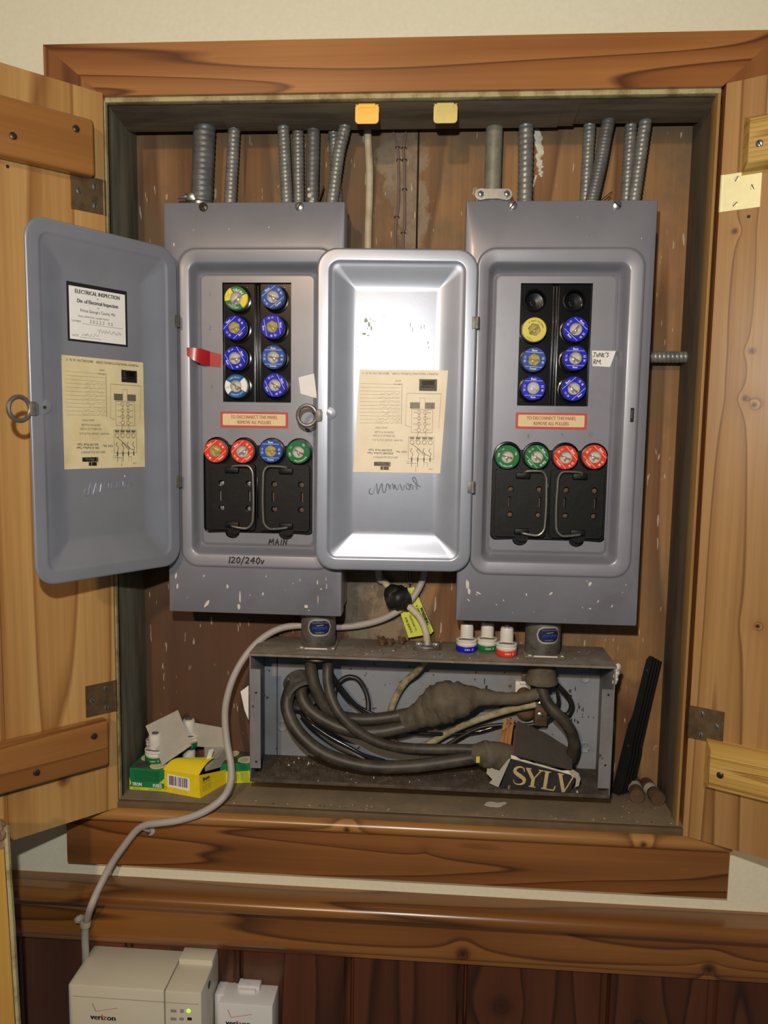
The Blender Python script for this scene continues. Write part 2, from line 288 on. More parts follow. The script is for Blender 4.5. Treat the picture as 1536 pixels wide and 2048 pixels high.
# ---------------------------------------------------------------- mesh builder
_txt = {}
def text_geo(s):
    if s not in _txt:
        c = bpy.data.curves.new('t', 'FONT'); c.body = s; c.size = 1; c.align_x = 'CENTER'; c.align_y = 'CENTER'; c.resolution_u = 2
        o = bpy.data.objects.new('t', c); COL.objects.link(o)
        dg = bpy.context.evaluated_depsgraph_get(); me = bpy.data.meshes.new_from_object(o.evaluated_get(dg))
        _txt[s] = ([(v.co.x, v.co.y) for v in me.vertices], [tuple(p.vertices) for p in me.polygons])
        bpy.data.objects.remove(o); bpy.data.curves.remove(c); bpy.data.meshes.remove(me)
    return _txt[s]
class MB:
    def __init__(s, mat=None, T=None):
        s.bm = bmesh.new(); s.mats = []; s.cur = mat; s.T = T or Matrix.Identity(4)
    def mi(s, m=None):
        m = m or s.cur; m = M_[m] if isinstance(m, str) else m
        if m not in s.mats: s.mats.append(m)
        return s.mats.index(m)
    def v(s, p): return s.bm.verts.new((s.T @ Vector(p))*.001)
    def f(s, vs, mi):
        try: fc = s.bm.faces.new(vs); fc.material_index = mi; fc.smooth = True; return fc
        except ValueError: return None
    def poly(s, pts, mat=None):
        mi = s.mi(mat); return s.f([s.v(p) for p in pts], mi)
    def quadbox(s, a, b, mat=None):     # two matching quads -> closed hexahedron
        mi = s.mi(mat); A = [s.v(p) for p in a]; B = [s.v(p) for p in b]; n = len(A)
        s.f(A, mi); s.f(B[::-1], mi)
        for i in range(n): s.f([A[i], B[i], B[(i+1) % n], A[(i+1) % n]], mi)
    def box(s, x0, x1, y0, y1, z0, z1, bev=0, mat=None, seg=2):
        mi = s.mi(mat); t = bmesh.new(); bmesh.ops.create_cube(t, size=1)
        for q in t.verts: q.co = ((x0+x1)/2+q.co.x*(x1-x0), (y0+y1)/2+q.co.y*(y1-y0), (z0+z1)/2+q.co.z*(z1-z0))
        if bev: bmesh.ops.bevel(t, geom=t.edges[:], offset=bev, segments=seg, affect='EDGES', profile=.5)
        s.absorb(t, mi)
    def absorb(s, t, mi):
        mp = {q: s.v(q.co) for q in t.verts}
        for fc in t.faces: s.f([mp[q] for q in fc.verts], mi)
        t.free()
    def tube(s, pts, r, seg=12, mat=None, rfun=None, caps=True, res=4, straight=False):
        pts = [Vector(p) for p in pts]; rad = r if isinstance(r, (list, tuple)) else [r]*len(pts)
        if straight or len(pts) < 3:
            Q = pts[:]; Rr = list(rad)
            if res > 1 and len(pts) == 2:
                Q = [pts[0].lerp(pts[1], i/res) for i in range(res+1)]; Rr = [rad[0]+(rad[1]-rad[0])*i/res for i in range(res+1)]
        else:
            Q = []; Rr = []
            for i in range(len(pts)-1):
                p0 = pts[i-1] if i else pts[0]*2-pts[1]; p1, p2 = pts[i], pts[i+1]; p3 = pts[i+2] if i+2 < len(pts) else pts[-1]*2-pts[-2]
                for j in range(res):
                    t = j/res; t2 = t*t; t3 = t2*t
                    Q.append(.5*((2*p1)+(p2-p0)*t+(2*p0-5*p1+4*p2-p3)*t2+(3*p1-p0-3*p2+p3)*t3)); Rr.append(rad[i]+(rad[i+1]-rad[i])*t)
            Q.append(pts[-1]); Rr.append(rad[-1])
        mi = s.mi(mat); rings = []; prev = None; L = 0
        for i, q in enumerate(Q):
            tg = (Q[min(i+1, len(Q)-1)]-Q[max(i-1, 0)]).normalized()
            if prev is None:
                n = tg.orthogonal().normalized()
            else:
                n = (prev - tg*prev.dot(tg)).normalized()
            prev = n; b = tg.cross(n)
            if i: L += (q-Q[i-1]).length
            rg = []
            for k_ in range(seg):
                a = 2*PI*k_/seg; rr = Rr[i]*(rfun(L, a) if rfun else 1)
                rg.append(s.v(q+(n*math.cos(a)+b*math.sin(a))*rr))
            rings.append(rg)
        for a, b in zip(rings, rings[1:]):
            for k_ in range(seg): s.f([a[k_], a[(k_+1) % seg], b[(k_+1) % seg], b[k_]], mi)
        if caps: s.f(rings[0][::-1], mi); s.f(rings[-1], mi)
    def lathe(s, prof, c=(0, 0, 0), ax='Y', seg=32, mat=None, close=True):
        # prof: (radius, height) along axis; axis may be a letter or a vector
        d = {'X': Vector((1, 0, 0)), 'Y': Vector((0, -1, 0)), 'Z': Vector((0, 0, 1))}[ax] if isinstance(ax, str) else Vector(ax).normalized()
        n = Vector((0, 0, 1)) if abs(d.z) < .9 else Vector((1, 0, 0)); n = (n-d*n.dot(d)).normalized(); b = d.cross(n); c = Vector(c)
        mi = s.mi(mat); rings = []
        for r, h in prof:
            if r < 1e-4: rings.append([s.v(c+d*h)])
            else: rings.append([s.v(c+d*h+(n*math.cos(2*PI*i/seg)+b*math.sin(2*PI*i/seg))*r) for i in range(seg)])
        for a, q in zip(rings, rings[1:]):
            if len(a) == 1 and len(q) == 1: continue
            for i in range(seg):
                j = (i+1) % seg
                if len(a) == 1: s.f([a[0], q[i], q[j]], mi)
                elif len(q) == 1: s.f([a[i], a[j], q[0]], mi)
                else: s.f([a[i], a[j], q[j], q[i]], mi)
        if close:
            if len(rings[0]) > 1: s.f(rings[0][::-1], mi)
            if len(rings[-1]) > 1: s.f(rings[-1], mi)
    def prism(s, outline, y0, y1, mat=None, holes=(), back=True):     # outline in (x,z); y0 = front
        mi = s.mi(mat); t = bmesh.new()
        def ring(pts): 
            vs = [t.verts.new((x, y0, z)) for x, z in pts]
            return vs, [t.edges.new((vs[i], vs[(i+1) % len(vs)])) for i in range(len(vs))]
        loops = [ring(outline)] + [ring(h) for h in holes]
        if holes: bmesh.ops.triangle_fill(t, use_beauty=True, use_dissolve=False, edges=[e for _, es in loops for e in es])
        else: t.faces.new(loops[0][0])
        vm = {}
        for q in t.verts: vm[q] = (s.v(q.co), s.v((q.co.x, y1, q.co.z)))
        for fc in t.faces:
            s.f([vm[q][0] for q in fc.verts], mi)
            if back: s.f([vm[q][1] for q in reversed(fc.verts)], mi)
        for vs, _ in loops:
            for i in range(len(vs)):
                a, b = vs[i], vs[(i+1) % len(vs)]; s.f([vm[a][0], vm[b][0], vm[b][1], vm[a][1]], mi)
        t.free()
    def rings(s, rg, mat=None, fill=True, closed=True):      # loft through point rings of equal length
        mi = s.mi(mat); R = [[s.v(p) for p in r] for r in rg]; n = len(R[0])
        for a, b in zip(R, R[1:]):
            for i in range(n if closed else n-1): s.f([a[i], a[(i+1) % n], b[(i+1) % n], b[i]], mi)
        if fill: s.f(R[-1], mi)
        return R
    def text(s, t, o, size, mat=None, R=(1, 0, 0), U=(0, 0, 1), xs=1, rot=0, bold=0, arc=None):
        vs, fs = text_geo(t); mi = s.mi(mat); R = Vector(R); U = Vector(U); o = Vector(o); c, sn = math.cos(rot), math.sin(rot)
        nv = R.cross(U)
        for li, dx in enumerate((0,) if not bold else (-bold, 0, bold)):
            q = []; oo = o+nv*.03*li
            for x, y in vs:
                x = x*size*xs+dx; y = y*size
                if arc: a = PI/2-x/arc; x, y = (arc+y)*math.cos(a), (arc+y)*math.sin(a)
                q.append(s.v(oo+R*(x*c-y*sn)+U*(x*sn+y*c)))
            for f_ in fs: s.f([q[i] for i in f_], mi)
    def stroke(s, pts, wd, o=(0, 0, 0), mat=None, R=(1, 0, 0), U=(0, 0, 1), k=1):
        mi = s.mi(mat); R = Vector(R); U = Vector(U); o = Vector(o); Q = [(x*k, y*k) for x, y in pts]; o0 = o; nv = R.cross(U)
        for gi, ((x0, y0), (x1, y1)) in enumerate(zip(Q, Q[1:])):
            o = o0+nv*.02*(gi % 3)
            L = math.hypot(x1-x0, y1-y0) or 1; tx, ty = (x1-x0)/L*wd*.35, (y1-y0)/L*wd*.35; nx, ny = -(y1-y0)/L*wd/2, (x1-x0)/L*wd/2
            s.f([s.v(o+R*a+U*b) for a, b in ((x0-tx+nx, y0-ty+ny), (x0-tx-nx, y0-ty-ny), (x1+tx-nx, y1+ty-ny), (x1+tx+nx, y1+ty+ny))], mi)
    def ribbon(s, pts, wds, o, mat, R, U, k=1):
        mi = s.mi(mat); R = Vector(R); U = Vector(U); row = []
        for i, (x, y) in enumerate(pts):
            a = pts[max(i-1, 0)]; b = pts[min(i+1, len(pts)-1)]; tx, ty = b[0]-a[0], b[1]-a[1]; L = math.hypot(tx, ty) or 1; nx, ny = -ty/L*wds[i]/2, tx/L*wds[i]/2
            row.append((s.v(o+R*(x+nx)*k+U*(y+ny)*k), s.v(o+R*(x-nx)*k+U*(y-ny)*k)))
        for a, b in zip(row, row[1:]): s.f([a[0], a[1], b[1], b[0]], mi)
    def screw(s, c, r, mat='steel', ax='Y', slot=.6, cross=False, h=None):
        h = h or r*.45; s.lathe([(r, 0), (r*.95, h*.6), (r*.6, h), (0, h*1.05)], c, ax, 16, mat)
        d = {'Y': Vector((0, -1, 0))}.get(ax, None) or Vector(ax).normalized()
        c = Vector(c)+d*(h*1.02); u = Vector((0, 0, 1)) if abs(d.z) < .9 else Vector((1, 0, 0)); u = (u-d*u.dot(d)).normalized(); v = d.cross(u)
        for sl in ((slot, slot+PI/2) if cross else (slot,)):
            a = u*math.cos(sl)+v*math.sin(sl); b = d.cross(a); L = r*.86; wd = r*.14
            s.quadbox([c+a*L+b*wd+d*.15, c+a*L-b*wd+d*.15, c-a*L-b*wd+d*.15, c-a*L+b*wd+d*.15], [c+a*L+b*wd-d*.4, c+a*L-b*wd-d*.4, c-a*L-b*wd-d*.4, c-a*L+b*wd-d*.4], 'hole')
    def blob(s, c, rx, rz, y, mat='offwhite', n=9, rot=0):     # thin paint fleck lying on a y plane
        pts = []
        for i in range(n):
            a = 2*PI*i/n; k_ = 1+random.uniform(-.22, .22); x, z = rx*k_*math.cos(a), rz*k_*math.sin(a)
            pts.append((c[0]+x*math.cos(rot)-z*math.sin(rot), y, c[1]+x*math.sin(rot)+z*math.cos(rot)))
        s.poly(pts, mat)
    def build(s, name, parent=None, ang=35, **props):
        bmesh.ops.recalc_face_normals(s.bm, faces=s.bm.faces[:]) if not props.pop('keepn', False) else None
        me = bpy.data.meshes.new(name); s.bm.to_mesh(me); s.bm.free()
        for m in s.mats: me.materials.append(m)
        me.set_sharp_from_angle(angle=math.radians(ang))
        o = bpy.data.objects.new(name, me); COL.objects.link(o)
        if parent: o.parent = parent
        for a, v in props.items(): o[a] = v
        return o
def rrect(x0, x1, z0, z1, r, n=8):
    pts = []
    for cx, cz, a0 in ((x1-r, z1-r, 0), (x0+r, z1-r, PI/2), (x0+r, z0+r, PI), (x1-r, z0+r, 1.5*PI)):
        for i in range(n+1): a = a0+PI/2*i/n; pts.append((cx+r*math.cos(a), cz+r*math.sin(a)))
    return pts
def thing(name, label, cat, loc=(0, 0, 0), rotz=0, group=None):
    o = bpy.data.objects.new(name, None); COL.objects.link(o); o.empty_display_size = .02
    o.location = (loc[0]*.001, loc[1]*.001, loc[2]*.001); o.rotation_euler = (0, 0, rotz); o['label'] = label; o['category'] = cat
    if group: o['group'] = group
    return o
def tag(o, label, cat, group=None, kind=None):
    o['label'] = label; o['category'] = cat
    if group: o['group'] = group
    if kind: o['kind'] = kind
    return o
def struct(o): o['kind'] = 'structure'; return o

# ================================================================ SETTING
X0, X1, OZ0, OZ1 = 76, 834, -62, -988       # clear opening of the recess
DB = 109                                     # depth of the plywood back
def frame_wall(m, xa, xb, za, zb, xc, xd, zc, zd, y0, y1, mat):   # sheet with a rectangular hole
    m.prism([(xa, za), (xb, za), (xb, zb), (xa, zb)], y0, y1, mat, holes=[[(xc, zc), (xd, zc), (xd, zd), (xc, zd)]])
m = MB(); frame_wall(m, -700, 1700, -1150, 700, X0-14, X1+14, -1004, -46, 15, 27, 'plaster'); struct(m.build('wall_back'))
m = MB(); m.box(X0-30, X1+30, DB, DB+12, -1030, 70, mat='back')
struct(m.build('wall_recess'))
m = MB('back')
m.box(468.6, 471.2, DB-.6, DB+2, -1000, 60, mat='seamdark'); struct(m.build('trim_1'))
# side jambs, header board of the recess, and an added light-blocking cap
m = MB('jamb'); m.box(X0-14, X0, 22, DB, -1002, 40, .6); struct(m.build('trim_2'))
m = MB('jambR'); m.box(X1, X1+14, 30, DB, -1002, 40, .6); struct(m.build('trim_3'))
m = MB('header'); 
for xa, xb, zb in ((X0-14, 176, -75.5), (176, 214, -73.5), (214, 652, -76), (652, 672, -74.5), (672, X1+14, -72)):
    m.quadbox([(xa, 16, -66), (xa, 22, -69), (xa, 82, zb), (xa, 82, -36), (xa, 16, -36)], [(xb, 16, -66), (xb, 22, -69), (xb, 82, zb), (xb, 82, -36), (xb, 16, -36)])
struct(m.build('trim_4'))
m = MB('strip_pale'); m.box(X0, X1, 5, 15.5, OZ0-6, OZ0, .5); m.box(X0, X0+1.5, 2, 10, -1000, OZ0-5, .3)
struct(m.build('trim_5'))
m = MB('strip_pale'); m.box(X0-14, X0, 6, 22, -1002, -46, .4, 'jamb'); struct(m.build('trim_6'))
m = MB('strip'); m.box(X1-3, X1+.5, 6, 30, -1000, OZ0-2, .6); struct(m.build('trim_7'))
m = MB('lightblock'); m.box(X0-14, X1+14, 86, DB, 45, 60); struct(m.build('light_block_recess'))  # unseen board, added to stop light leaking in from above
# sill floor of the recess
m = MB('sillfloor'); m.box(X0-14, X1+14, 4, DB, -1003, OZ1, .8); struct(m.build('floor_recess'))
m = MB('silledge'); m.box(X0-2, X1+4, -3, 5, -1002, -988.5, 1.5); struct(m.build('trim_8'))
# casing: mitred top, uprights, flat board under a rounded moulding
m = MB('casing'); m.prism([(0, 0), (900, 0), (X1, -62), (X0, -62)], 0, 16); struct(m.build('trim_9'))
m = MB('casing_v'); m.prism([(0, 0), (X0, -62), (X0, -1000), (0, -1000)], 0.3, 16); struct(m.build('trim_10'))
m = MB('casing_v'); m.prism([(900, 0), (900, -1000), (X1+5, -1000), (X1+5, -57.3)], 0.3, 16); struct(m.build('trim_11'))
m = MB('casing_low'); m.box(0, 900, 0, 16, -1084, -1012, 1.2); struct(m.build('trim_12'))
m = MB('mould'); prof = []
for i in range(15):
    a = PI*.5 + PI*i/14; prof.append((math.cos(a)*11-1, math.sin(a)*9.5-1007))
prof = [(3, -998)]+prof+[(3, -1017)]
def extrude_x(m, prof, xa, xb, mat=None, n=1):
    rg = [[(xa+(xb-xa)*i/n, y, z) for y, z in prof] for i in range(n+1)]; R = m.rings(rg, mat, True); m.f(R[0][::-1], m.mi(mat))
extrude_x(m, prof, 2, 898); struct(m.build('trim_13'))
# chair rail: cap board with a rounded nose over a coved apron
m = MB('rail'); prof = [(15, -1109), (-20, -1109)]
for i in range(13):
    a = PI/2+PI*i/12; prof.append((-20+math.cos(a)*10, -1119.5+math.sin(a)*10.5))
prof += [(-14, -1131), (-8, -1134), (-5, -1140), (-5, -1150), (15, -1150)]
extrude_x(m, prof, -700, 1700); struct(m.build('trim_14'))
m = MB('rail'); prof = [(12, -1148), (-5, -1148), (-6, -1178), (-8, -1184), (-7, -1188), (-3, -1192), (-3, -1197), (12, -1197)]
extrude_x(m, prof, -700, 1700); struct(m.build('trim_15'))
m = MB('wains')
gx = [-700, -540, -380, -220, -70, 89, 246, 403, 560, 754, 896, 1050, 1210, 1370, 1530, 1700]
for a, b in zip(gx, gx[1:]):
    pr = [(a, 10), (a+3, 5), (b-12, 5), (b-10, 7), (b-7, 4.4), (b-3, 5), (b, 10)]
    m.rings([[(x, y, -1190) for x, y in pr], [(x, y, -1900) for x, y in pr]], fill=False, closed=False)
m.box(-700, 1700, 9, 14, -1900, -1185)
struct(m.build('wall_lower', keepn=False))

# ================================================================ WOODEN CABINET DOORS
def cabinet_door(label, hx, ang, s, mat, bmat, seams, battens, hinges, holes, hmat):
    t = thing('cabinet_door', label, 'cabinet door', (hx, -2, -998), math.radians(-s*ang))
    Z = lambda z: z+998
    wd = 380
    m = MB(mat); cuts = [0]+seams+[wd]
    for a, b in zip(cuts, cuts[1:]):
        ch = 1.2; first = a == 0
        pr = [(a+(0 if first else ch), 0), (b-ch, 0), (b, ch), (b, 18), (a+(31 if first else 0), 18), (a, 2 if first else ch)]
        if s < 0: pr = pr[::-1]
        top = [(s*x, y, Z(-60)) for x, y in pr]; bot = [(s*x, y, Z(-997.5)) for x, y in pr]
        m.quadbox(top, bot)
    for hx_, hz in holes:
        m.lathe([(2.0, .15), (1.8, .2), (0, .05)], (s*hx_, 0, Z(hz)), 'Y', 12, 'hole')
    m.build('door_panel', t, 30)
    for (a, z0, z1, scr, ribbed) in battens:
        m = MB(bmat)
        xa, xb = sorted((s*a, s*(wd-22)))
        if ribbed:
            bv = 9
            m.quadbox([(xa, 0, Z(z0)), (xb, 0, Z(z0)), (xb, 0, Z(z1)), (xa, 0, Z(z1))], [(xa+3, -6, Z(z0)+3), (xb-3, -6, Z(z0)+3), (xb-3, -6, Z(z1)-3), (xa+3, -6, Z(z1)-3)])
            n = 9; zz0, zz1 = Z(z0)+bv, Z(z1)-bv
            m.quadbox([(xa+3, -6, Z(z0)+3), (xb-3, -6, Z(z0)+3), (xb-3, -6, Z(z1)-3), (xa+3, -6, Z(z1)-3)], [(xa+bv, -17.5, zz0), (xb-bv, -17.5, zz0), (xb-bv, -17.5, zz1), (xa+bv, -17.5, zz1)])
            for i in range(n):
                za = zz0+(zz1-zz0)*i/n; zb = zz0+(zz1-zz0)*(i+1)/n; m.box(xa+bv, xb-bv, -18.5, -17.2, za+.5, zb-.5, .5, seg=1)
        else: m.box(xa, xb, -18, 0, Z(z0), Z(z1), 4, seg=3)
        b = m.build('batten', t, 30)
        for sx, sz in scr:
            m = MB(); m.screw((s*sx, -18.2, Z(sz)), 4.3, 'steel' if ribbed and sz > -500 else 'screwdark', 'Y', slot=.5); m.build('screw', b)
    for (a, b_, z0, z1, scr, hm) in hinges:
        m = MB(hm); xa, xb = sorted((s*a, s*b_)); m.box(xa, xb, -1.4, 0.2, Z(z0), Z(z1), .4, seg=1)
        m.lathe([(2.6, 0), (2.6, abs(z1-z0))], (s*(a-1.2), 0.8, Z(z0)), 'Z', 12)
        h = m.build('hinge_leaf', t, 30)
        for sx, sz, sl in scr:
            m = MB(); m.screw((s*sx, -1.5, Z(sz)), 3.6, hm if hm != 'brassdull' else 'wire', 'Y', slot=sl, h=.9); m.build('screw', h)
    return t
cabinet_door('pale pine cabinet door at the left of the recess, behind the grey metal door', 76.5, 45.3, -1, 'doorL', 'batten',
    [140, 262], [(18, -168.5, -101.5, [(40.6, -118), (112.7, -144.5), (250, -130)], False), (17.5, -926, -863, [(37.6, -880.5), (110.5, -909), (240, -890)], False)],
    [(2, 43, -208, -165, [(13, -176, 0), (33, -185, .4), (13, -199, -.2)], 'brassdull'), (2, 41, -860, -817, [(14, -825, 0), (33, -838, .5), (14, -852, 0)], 'brassdull')],
    [(114.7, -174.4)], 'brassdull')
cabinet_door('tan pine cabinet door at the right of the recess with flash-bright brass upper hinge', 837.2, 29.2, 1, 'doorR', 'battenR',
    [150, 270], [(22, -170, -103, [(42.6, -141.6), (250, -140)], True), (21.5, -925, -859, [(43.3, -918.6+22), (250, -890)], True)],
    [(3, 45, -208, -165, [(18, -172, -.5), (36, -184, .5), (18, -201, -.8)], 'brass'), (2, 41.5, -864, -821, [(15, -829, .3), (33, -842, .4), (15, -857, 0)], 'brassdull')],
    [(33.2, -217), (72, -706)], 'brass')

# strike plates of the door catches, hanging from the header
for x, zb, mt, lab in ((393, -93, 'goldplate', 'bright gold catch plate hanging from the header above the white cable'), (491, -93.5, 'brasspale', 'pale greenish catch plate hanging from the header, right of the gold plate')):
    m = MB(mt); m.prism(rrect(x, x+29.5, zb, zb+23, 4.5, 5), 17.4, 18.8); m.box(x, x+29.5, 17.4, 40, zb+22, zb+23.4, .3, seg=1); m.box(x+4, x+25, 16.5, 17.6, zb+19, zb+24)
    tag(m.build('catch_plate'), lab, 'catch plate')

# ================================================================ FUSE PANELS
RIM = (-247, -658)
def door_depth(u, z, w=203, h=411):     # how far the pressed pan sinks behind the flange, u from the hinge, z up from the bottom
    d = min(u, w-u, z, h-z)
    if d < 14.5: return 0
    if d < 18: t = (d-14.5)/3.5; return 1.6*t*t
    if d < 48: t = (d-18)/30; return 1.6 + 8.4*(1-(1-t)**2.0)*(.5+.5*t) 
    return 10.0
def panel_door(root, hx, ang, loc, paint_label):
    # built in the door's own frame: x from the hinge (0) to -203, z up from the bottom, pan towards +y
    D = bpy.data.objects.new('door', None); COL.objects.link(D); D.parent = root; D.empty_display_size = .02
    D.location = ((hx-loc[0])*.001, (12-loc[1])*.001, (RIM[1]-loc[2])*.001); D.rotation_euler = (0, 0, math.radians(ang))
    W_, H_ = 203, 411
    m = MB('greydoor'); rg = []
    def ring(ins, r, y): return [(x, y, z) for x, z in rrect(-W_+ins, -ins, ins, H_-ins, max(r, .6), 8)]
    rg += [ring(1.2, 24, 4.5), ring(.2, 25, 3.2), ring(0, 25, 1.2), ring(1, 24.5, .1), ring(2.5, 24, 0), ring(13.5, 15, 0), ring(14.5, 14, .1), ring(15.6, 12.5, .5), ring(17, 11, 1.3), ring(18.5, 10, 1.9)]
    for i in range(1, 13):
        ins = 18+30*i/12; rg.append(ring(ins, max(10-i*.75, 1.4), door_depth(ins, 200)))
    rg.append(ring(52, 1.2, 10))
    R = m.rings(rg[::-1], fill=False)
    # back skin
    m.f(R[0], m.mi())
    rb = [ring(1.2, 24, 4.5), ring(3, 22, 2.4), ring(16, 12, 2.6)] + [ring(18+30*i/6, max(10-i*1.5, 1.4), door_depth(18+30*i/6, 200)+1.6) for i in range(0, 7)]
    m.rings(rb)
    # hinge knuckles
    m.T = Matrix.Identity(4)
    b = m.build('door_skin', D, 50)
    for z in (H_-91, H_-300):
        q = MB('dullsteel'); q.lathe([(3.2, 0), (3.2, 15)], (0.6, 1.5, z-7), 'Z', 12); q.box(-6, .6, -1.4, .2, z-7, z+8, .3); q.build('hinge_knuckle', D)
    # finger ring through a slotted latch tab
    q = MB('dullsteel'); q.box(-W_-1, -W_+7, -1.8, 5.5, 193, 209, 1.2); q.box(-W_+6, -W_+8, -2.4, -1.2, 195, 207, .4); q.build('latch_tab', D)
    q = MB('wire'); cx, cz = (-W_-12, 200.5); pts = [(cx+12.2*math.cos(a), 1.5+5*math.sin(a)*0, cz+13*math.sin(a)) for a in [2*PI*i/28 for i in range(29)]]
    q.tube(pts, 2.6, 10, caps=False, res=1); q.build('ring_handle', D)
    q = MB('greydoor'); q.lathe([(8, 0), (5, .7), (2, 1.3), (0, 1.4)], (-W_+17, .9, 204), 'Y', 16); q.lathe([(1.9, 0), (1.9, .3), (0, .3)], (-W_+16, -.7, 203), 'Y', 12, 'screwdark'); q.build('latch_dimple', D)
    # pressed script below the paper sheet, seen upside down from the inside
    q = MB('greydoor')
    word = [[(0, 5), (-2, 8), (-1, 11), (3, 11), (5, 4), (7, 0), (8, 6), (9, 11), (12, 3), (14, 0), (15, 8), (18, 9), (20, 1), (22, 1), (24, 6)], [(24, 6), (24.5, 1), (27, .5), (29, 6), (29.5, .5)], [(30, 1), (32, 6), (34, 6), (34.5, 1), (37, 1)],
            [(37, 1), (39, 6), (41, 6), (41.5, 1), (43, 1)], [(49, 6), (45, 5), (44, 1), (47, 0), (49, 5), (49.5, 0), (52, 2)], [(52, 6), (53, 1), (56, 1), (58, 6), (57, -3), (54, -7), (52, -5), (57, 0), (62, 3)]]
    for st in word:
        q.tube([(-132+x*1.05, 9.9, 114-y*1.25) for x, y in st], .75, 6, res=3)
    q.build('pressed_script', D)
    paint_label(D)
    return D
def drape(m, u0, u1, z0, z1, mat, off=.35, nu=18, nz=14, skew=(0, 0, 0, 0), curl=None):
    # paper glued into the pan; skew moves (u at top-left, u at bottom-left, z right top, z right bottom)
    mi = m.mi(mat); g = []
    for j in range(nz+1):
        row = []
        for i in range(nu+1):
            a, b = i/nu, j/nz
            u = u0+(u1-u0)*a + skew[0]*(1-b)+skew[1]*b; z = z0+(z1-z0)*b + skew[2]*a*(1-b)+skew[3]*a*b
            y = door_depth(u, z)-off-(.5*max(0, math.sin(a*9+b*5))**6 if curl else 0)
            row.append(m.v((-u, y, z)))
        g.append(row)
    for j in range(nz):
        for i in range(nu): m.f([g[j][i], g[j][i+1], g[j+1][i+1], g[j+1][i]], mi)
def directory_sheet(D, quad, ink, faint, faded):
    # quad = door-frame positions of the sheet (u,z): page top-left, top-right, bottom-left in reading order; it is glued upside down
    q = MB(); u0, u1, z0, z1, sk = quad
    drape(q, u0, u1, z0, z1, 'cream' if not faded else 'cream2', skew=sk, curl=True)
    # page coordinates 0..100 across, 0..116 down, drawn rotated by half a turn
    rot = -sk[2]/(u0-u1)*1.0
    uc, zc = (u0+u1)/2+(sk[0]+sk[1])/2, (z0+z1)/2+sk[2]/2
    sx = abs(u1-u0)/100; sz = abs(z1-z0)/116
    ca, sa = math.cos(rot), math.sin(rot)
    def pt(x, y, e=1.0):      # reading order coords -> door frame (x right, y down), half-turn
        dx, dz = (50-x)*sx, -(58-y)*sz
        X, Z = dx*ca-dz*sa, dx*sa+dz*ca
        return Vector((-uc+X, door_depth(uc-X, zc+Z)-e, zc+Z))
    Rr = Vector((-ca, 0, -sa)); Uu = Vector((sa, 0, -ca))
    def tx(s_, x, y, size, mat=ink, xs=1, bold=0): q.text(s_, pt(x, y), size, mat, Rr, Uu, xs=xs, bold=bold)
    def ln(pts, wd=.35, mat=ink): q.stroke([(0, 0)]*0 or pts, wd, (0, 0, 0), mat) 
    def line(pts, wd=.35, mat=ink):
        Q = [pt(x, y) for x, y in pts]; mi = q.mi(mat)
        for a, b in zip(Q, Q[1:]):
            t = (b-a); L = t.length or 1; t = t/L; nn = Vector((t.z, 0, -t.x)); t = t*wd*.3; nn = nn*wd*.5
            q.f([q.v(a-t+nn), q.v(a-t-nn), q.v(b+t-nn), q.v(b+t+nn)], mi)
    def rect(x, y, a, b, mat=ink): q.poly([pt(x, y), pt(a, y), pt(a, b), pt(x, b)], mat)
    # right-hand text column
    rect(62, 3, 68, 7); rect(68.5, 3, 71.5, 7, ink); rect(62, 7.5, 79, 12); tx('Murray', 70.5, 9.8, 4.4, 'cream', .9); rect(60, 7, 62, 12, faint)
    tx('SERVICE EQUIPMENT', 66, 17.5, 3.5, faint); tx('XX-10 Surface Type' if not faded else 'XX2100S Surface Type', 72, 22, 3.6, ink, bold=.06); tx('XX-10F Flush Type' if not faded else 'XX2100F Flush Type', 72, 25.5, 3.6, ink, bold=.06); tx('CAT. No.', 48, 24, 3.6, ink, bold=.06)
    tx('100 AMP. 120/240 VOLTS A.C.', 64, 37, 3.2, faint); tx('TO REPLACE FUSES', 68, 42, 3.4, faint); tx('REMOVE PULLER', 68, 46, 3.4, faint); tx('DIRECTORY', 71, 51, 3, faint)
    tx('MURRAY MANUFACTURING CORP.   BROOKLYN 14, N. Y.', 51, 112, 3.9, ink if not faded else faint, .98)
    for i in range(12): line([(50, 56+4*i), (96, 56+4*i)], .18, 'inkfaint')
    rr = random.Random(3)
    for i in range(9):
        x = 50; y = 57+4*i
        pts = []
        while x < 70+rr.random()*22: pts.append((x, y+rr.uniform(-1.2, 1.6))); x += rr.uniform(.7, 1.6)
        line(pts, .22, 'inkfaint2' if not faded else 'inkfaint')
    line([(48.5, 55), (48.5, 98)], .5, faint); tx('RISER No.', 53, 100, 2.8, faint); tx('DATE', 53, 104, 2.8, faint)
    # left-hand wiring diagram
    rect(9, 93, 29, 106); rect(12, 99, 26, 104.5, 'cream' if not faded else 'stampgrey'); rect(12, 96.7, 27, 98, 'cream'); tx('THREE WIRE', 19, 102.6, 2, ink); tx('SINGLE PHASE', 19, 100.6, 2, ink)
    line([(6, 52), (4, 90), (43, 90), (44, 54), (38, 52)], .3, faint)
    for x0_, x1_ in ((13, 36), (10, 40)):
        pass
    line([(13, 46), (37, 46), (37, 72), (13, 72), (13, 46)], .35, faint); rect(11, 73, 22, 80, faint); rect(28, 73, 39, 80, faint); line([(22, 73), (22, 85), (28, 85), (28, 73)], .3, faint)
    for cx in (21.5, 28.5):
        for i in range(4):
            cy = 49+6.6*i; line([(cx+2.1*math.cos(a), cy+2.1*math.sin(a)) for a in [2*PI*j/12 for j in range(13)]], .32, ink)
            dx = 5.5 if cx > 25 else -5.5
            line([(cx+dx*.4, cy), (cx+dx*.8, cy)], .3, ink); tx('%d' % (i+1), cx+dx, cy, 2.6, ink)
        line([(cx, 51), (cx, 69)], .4, ink)
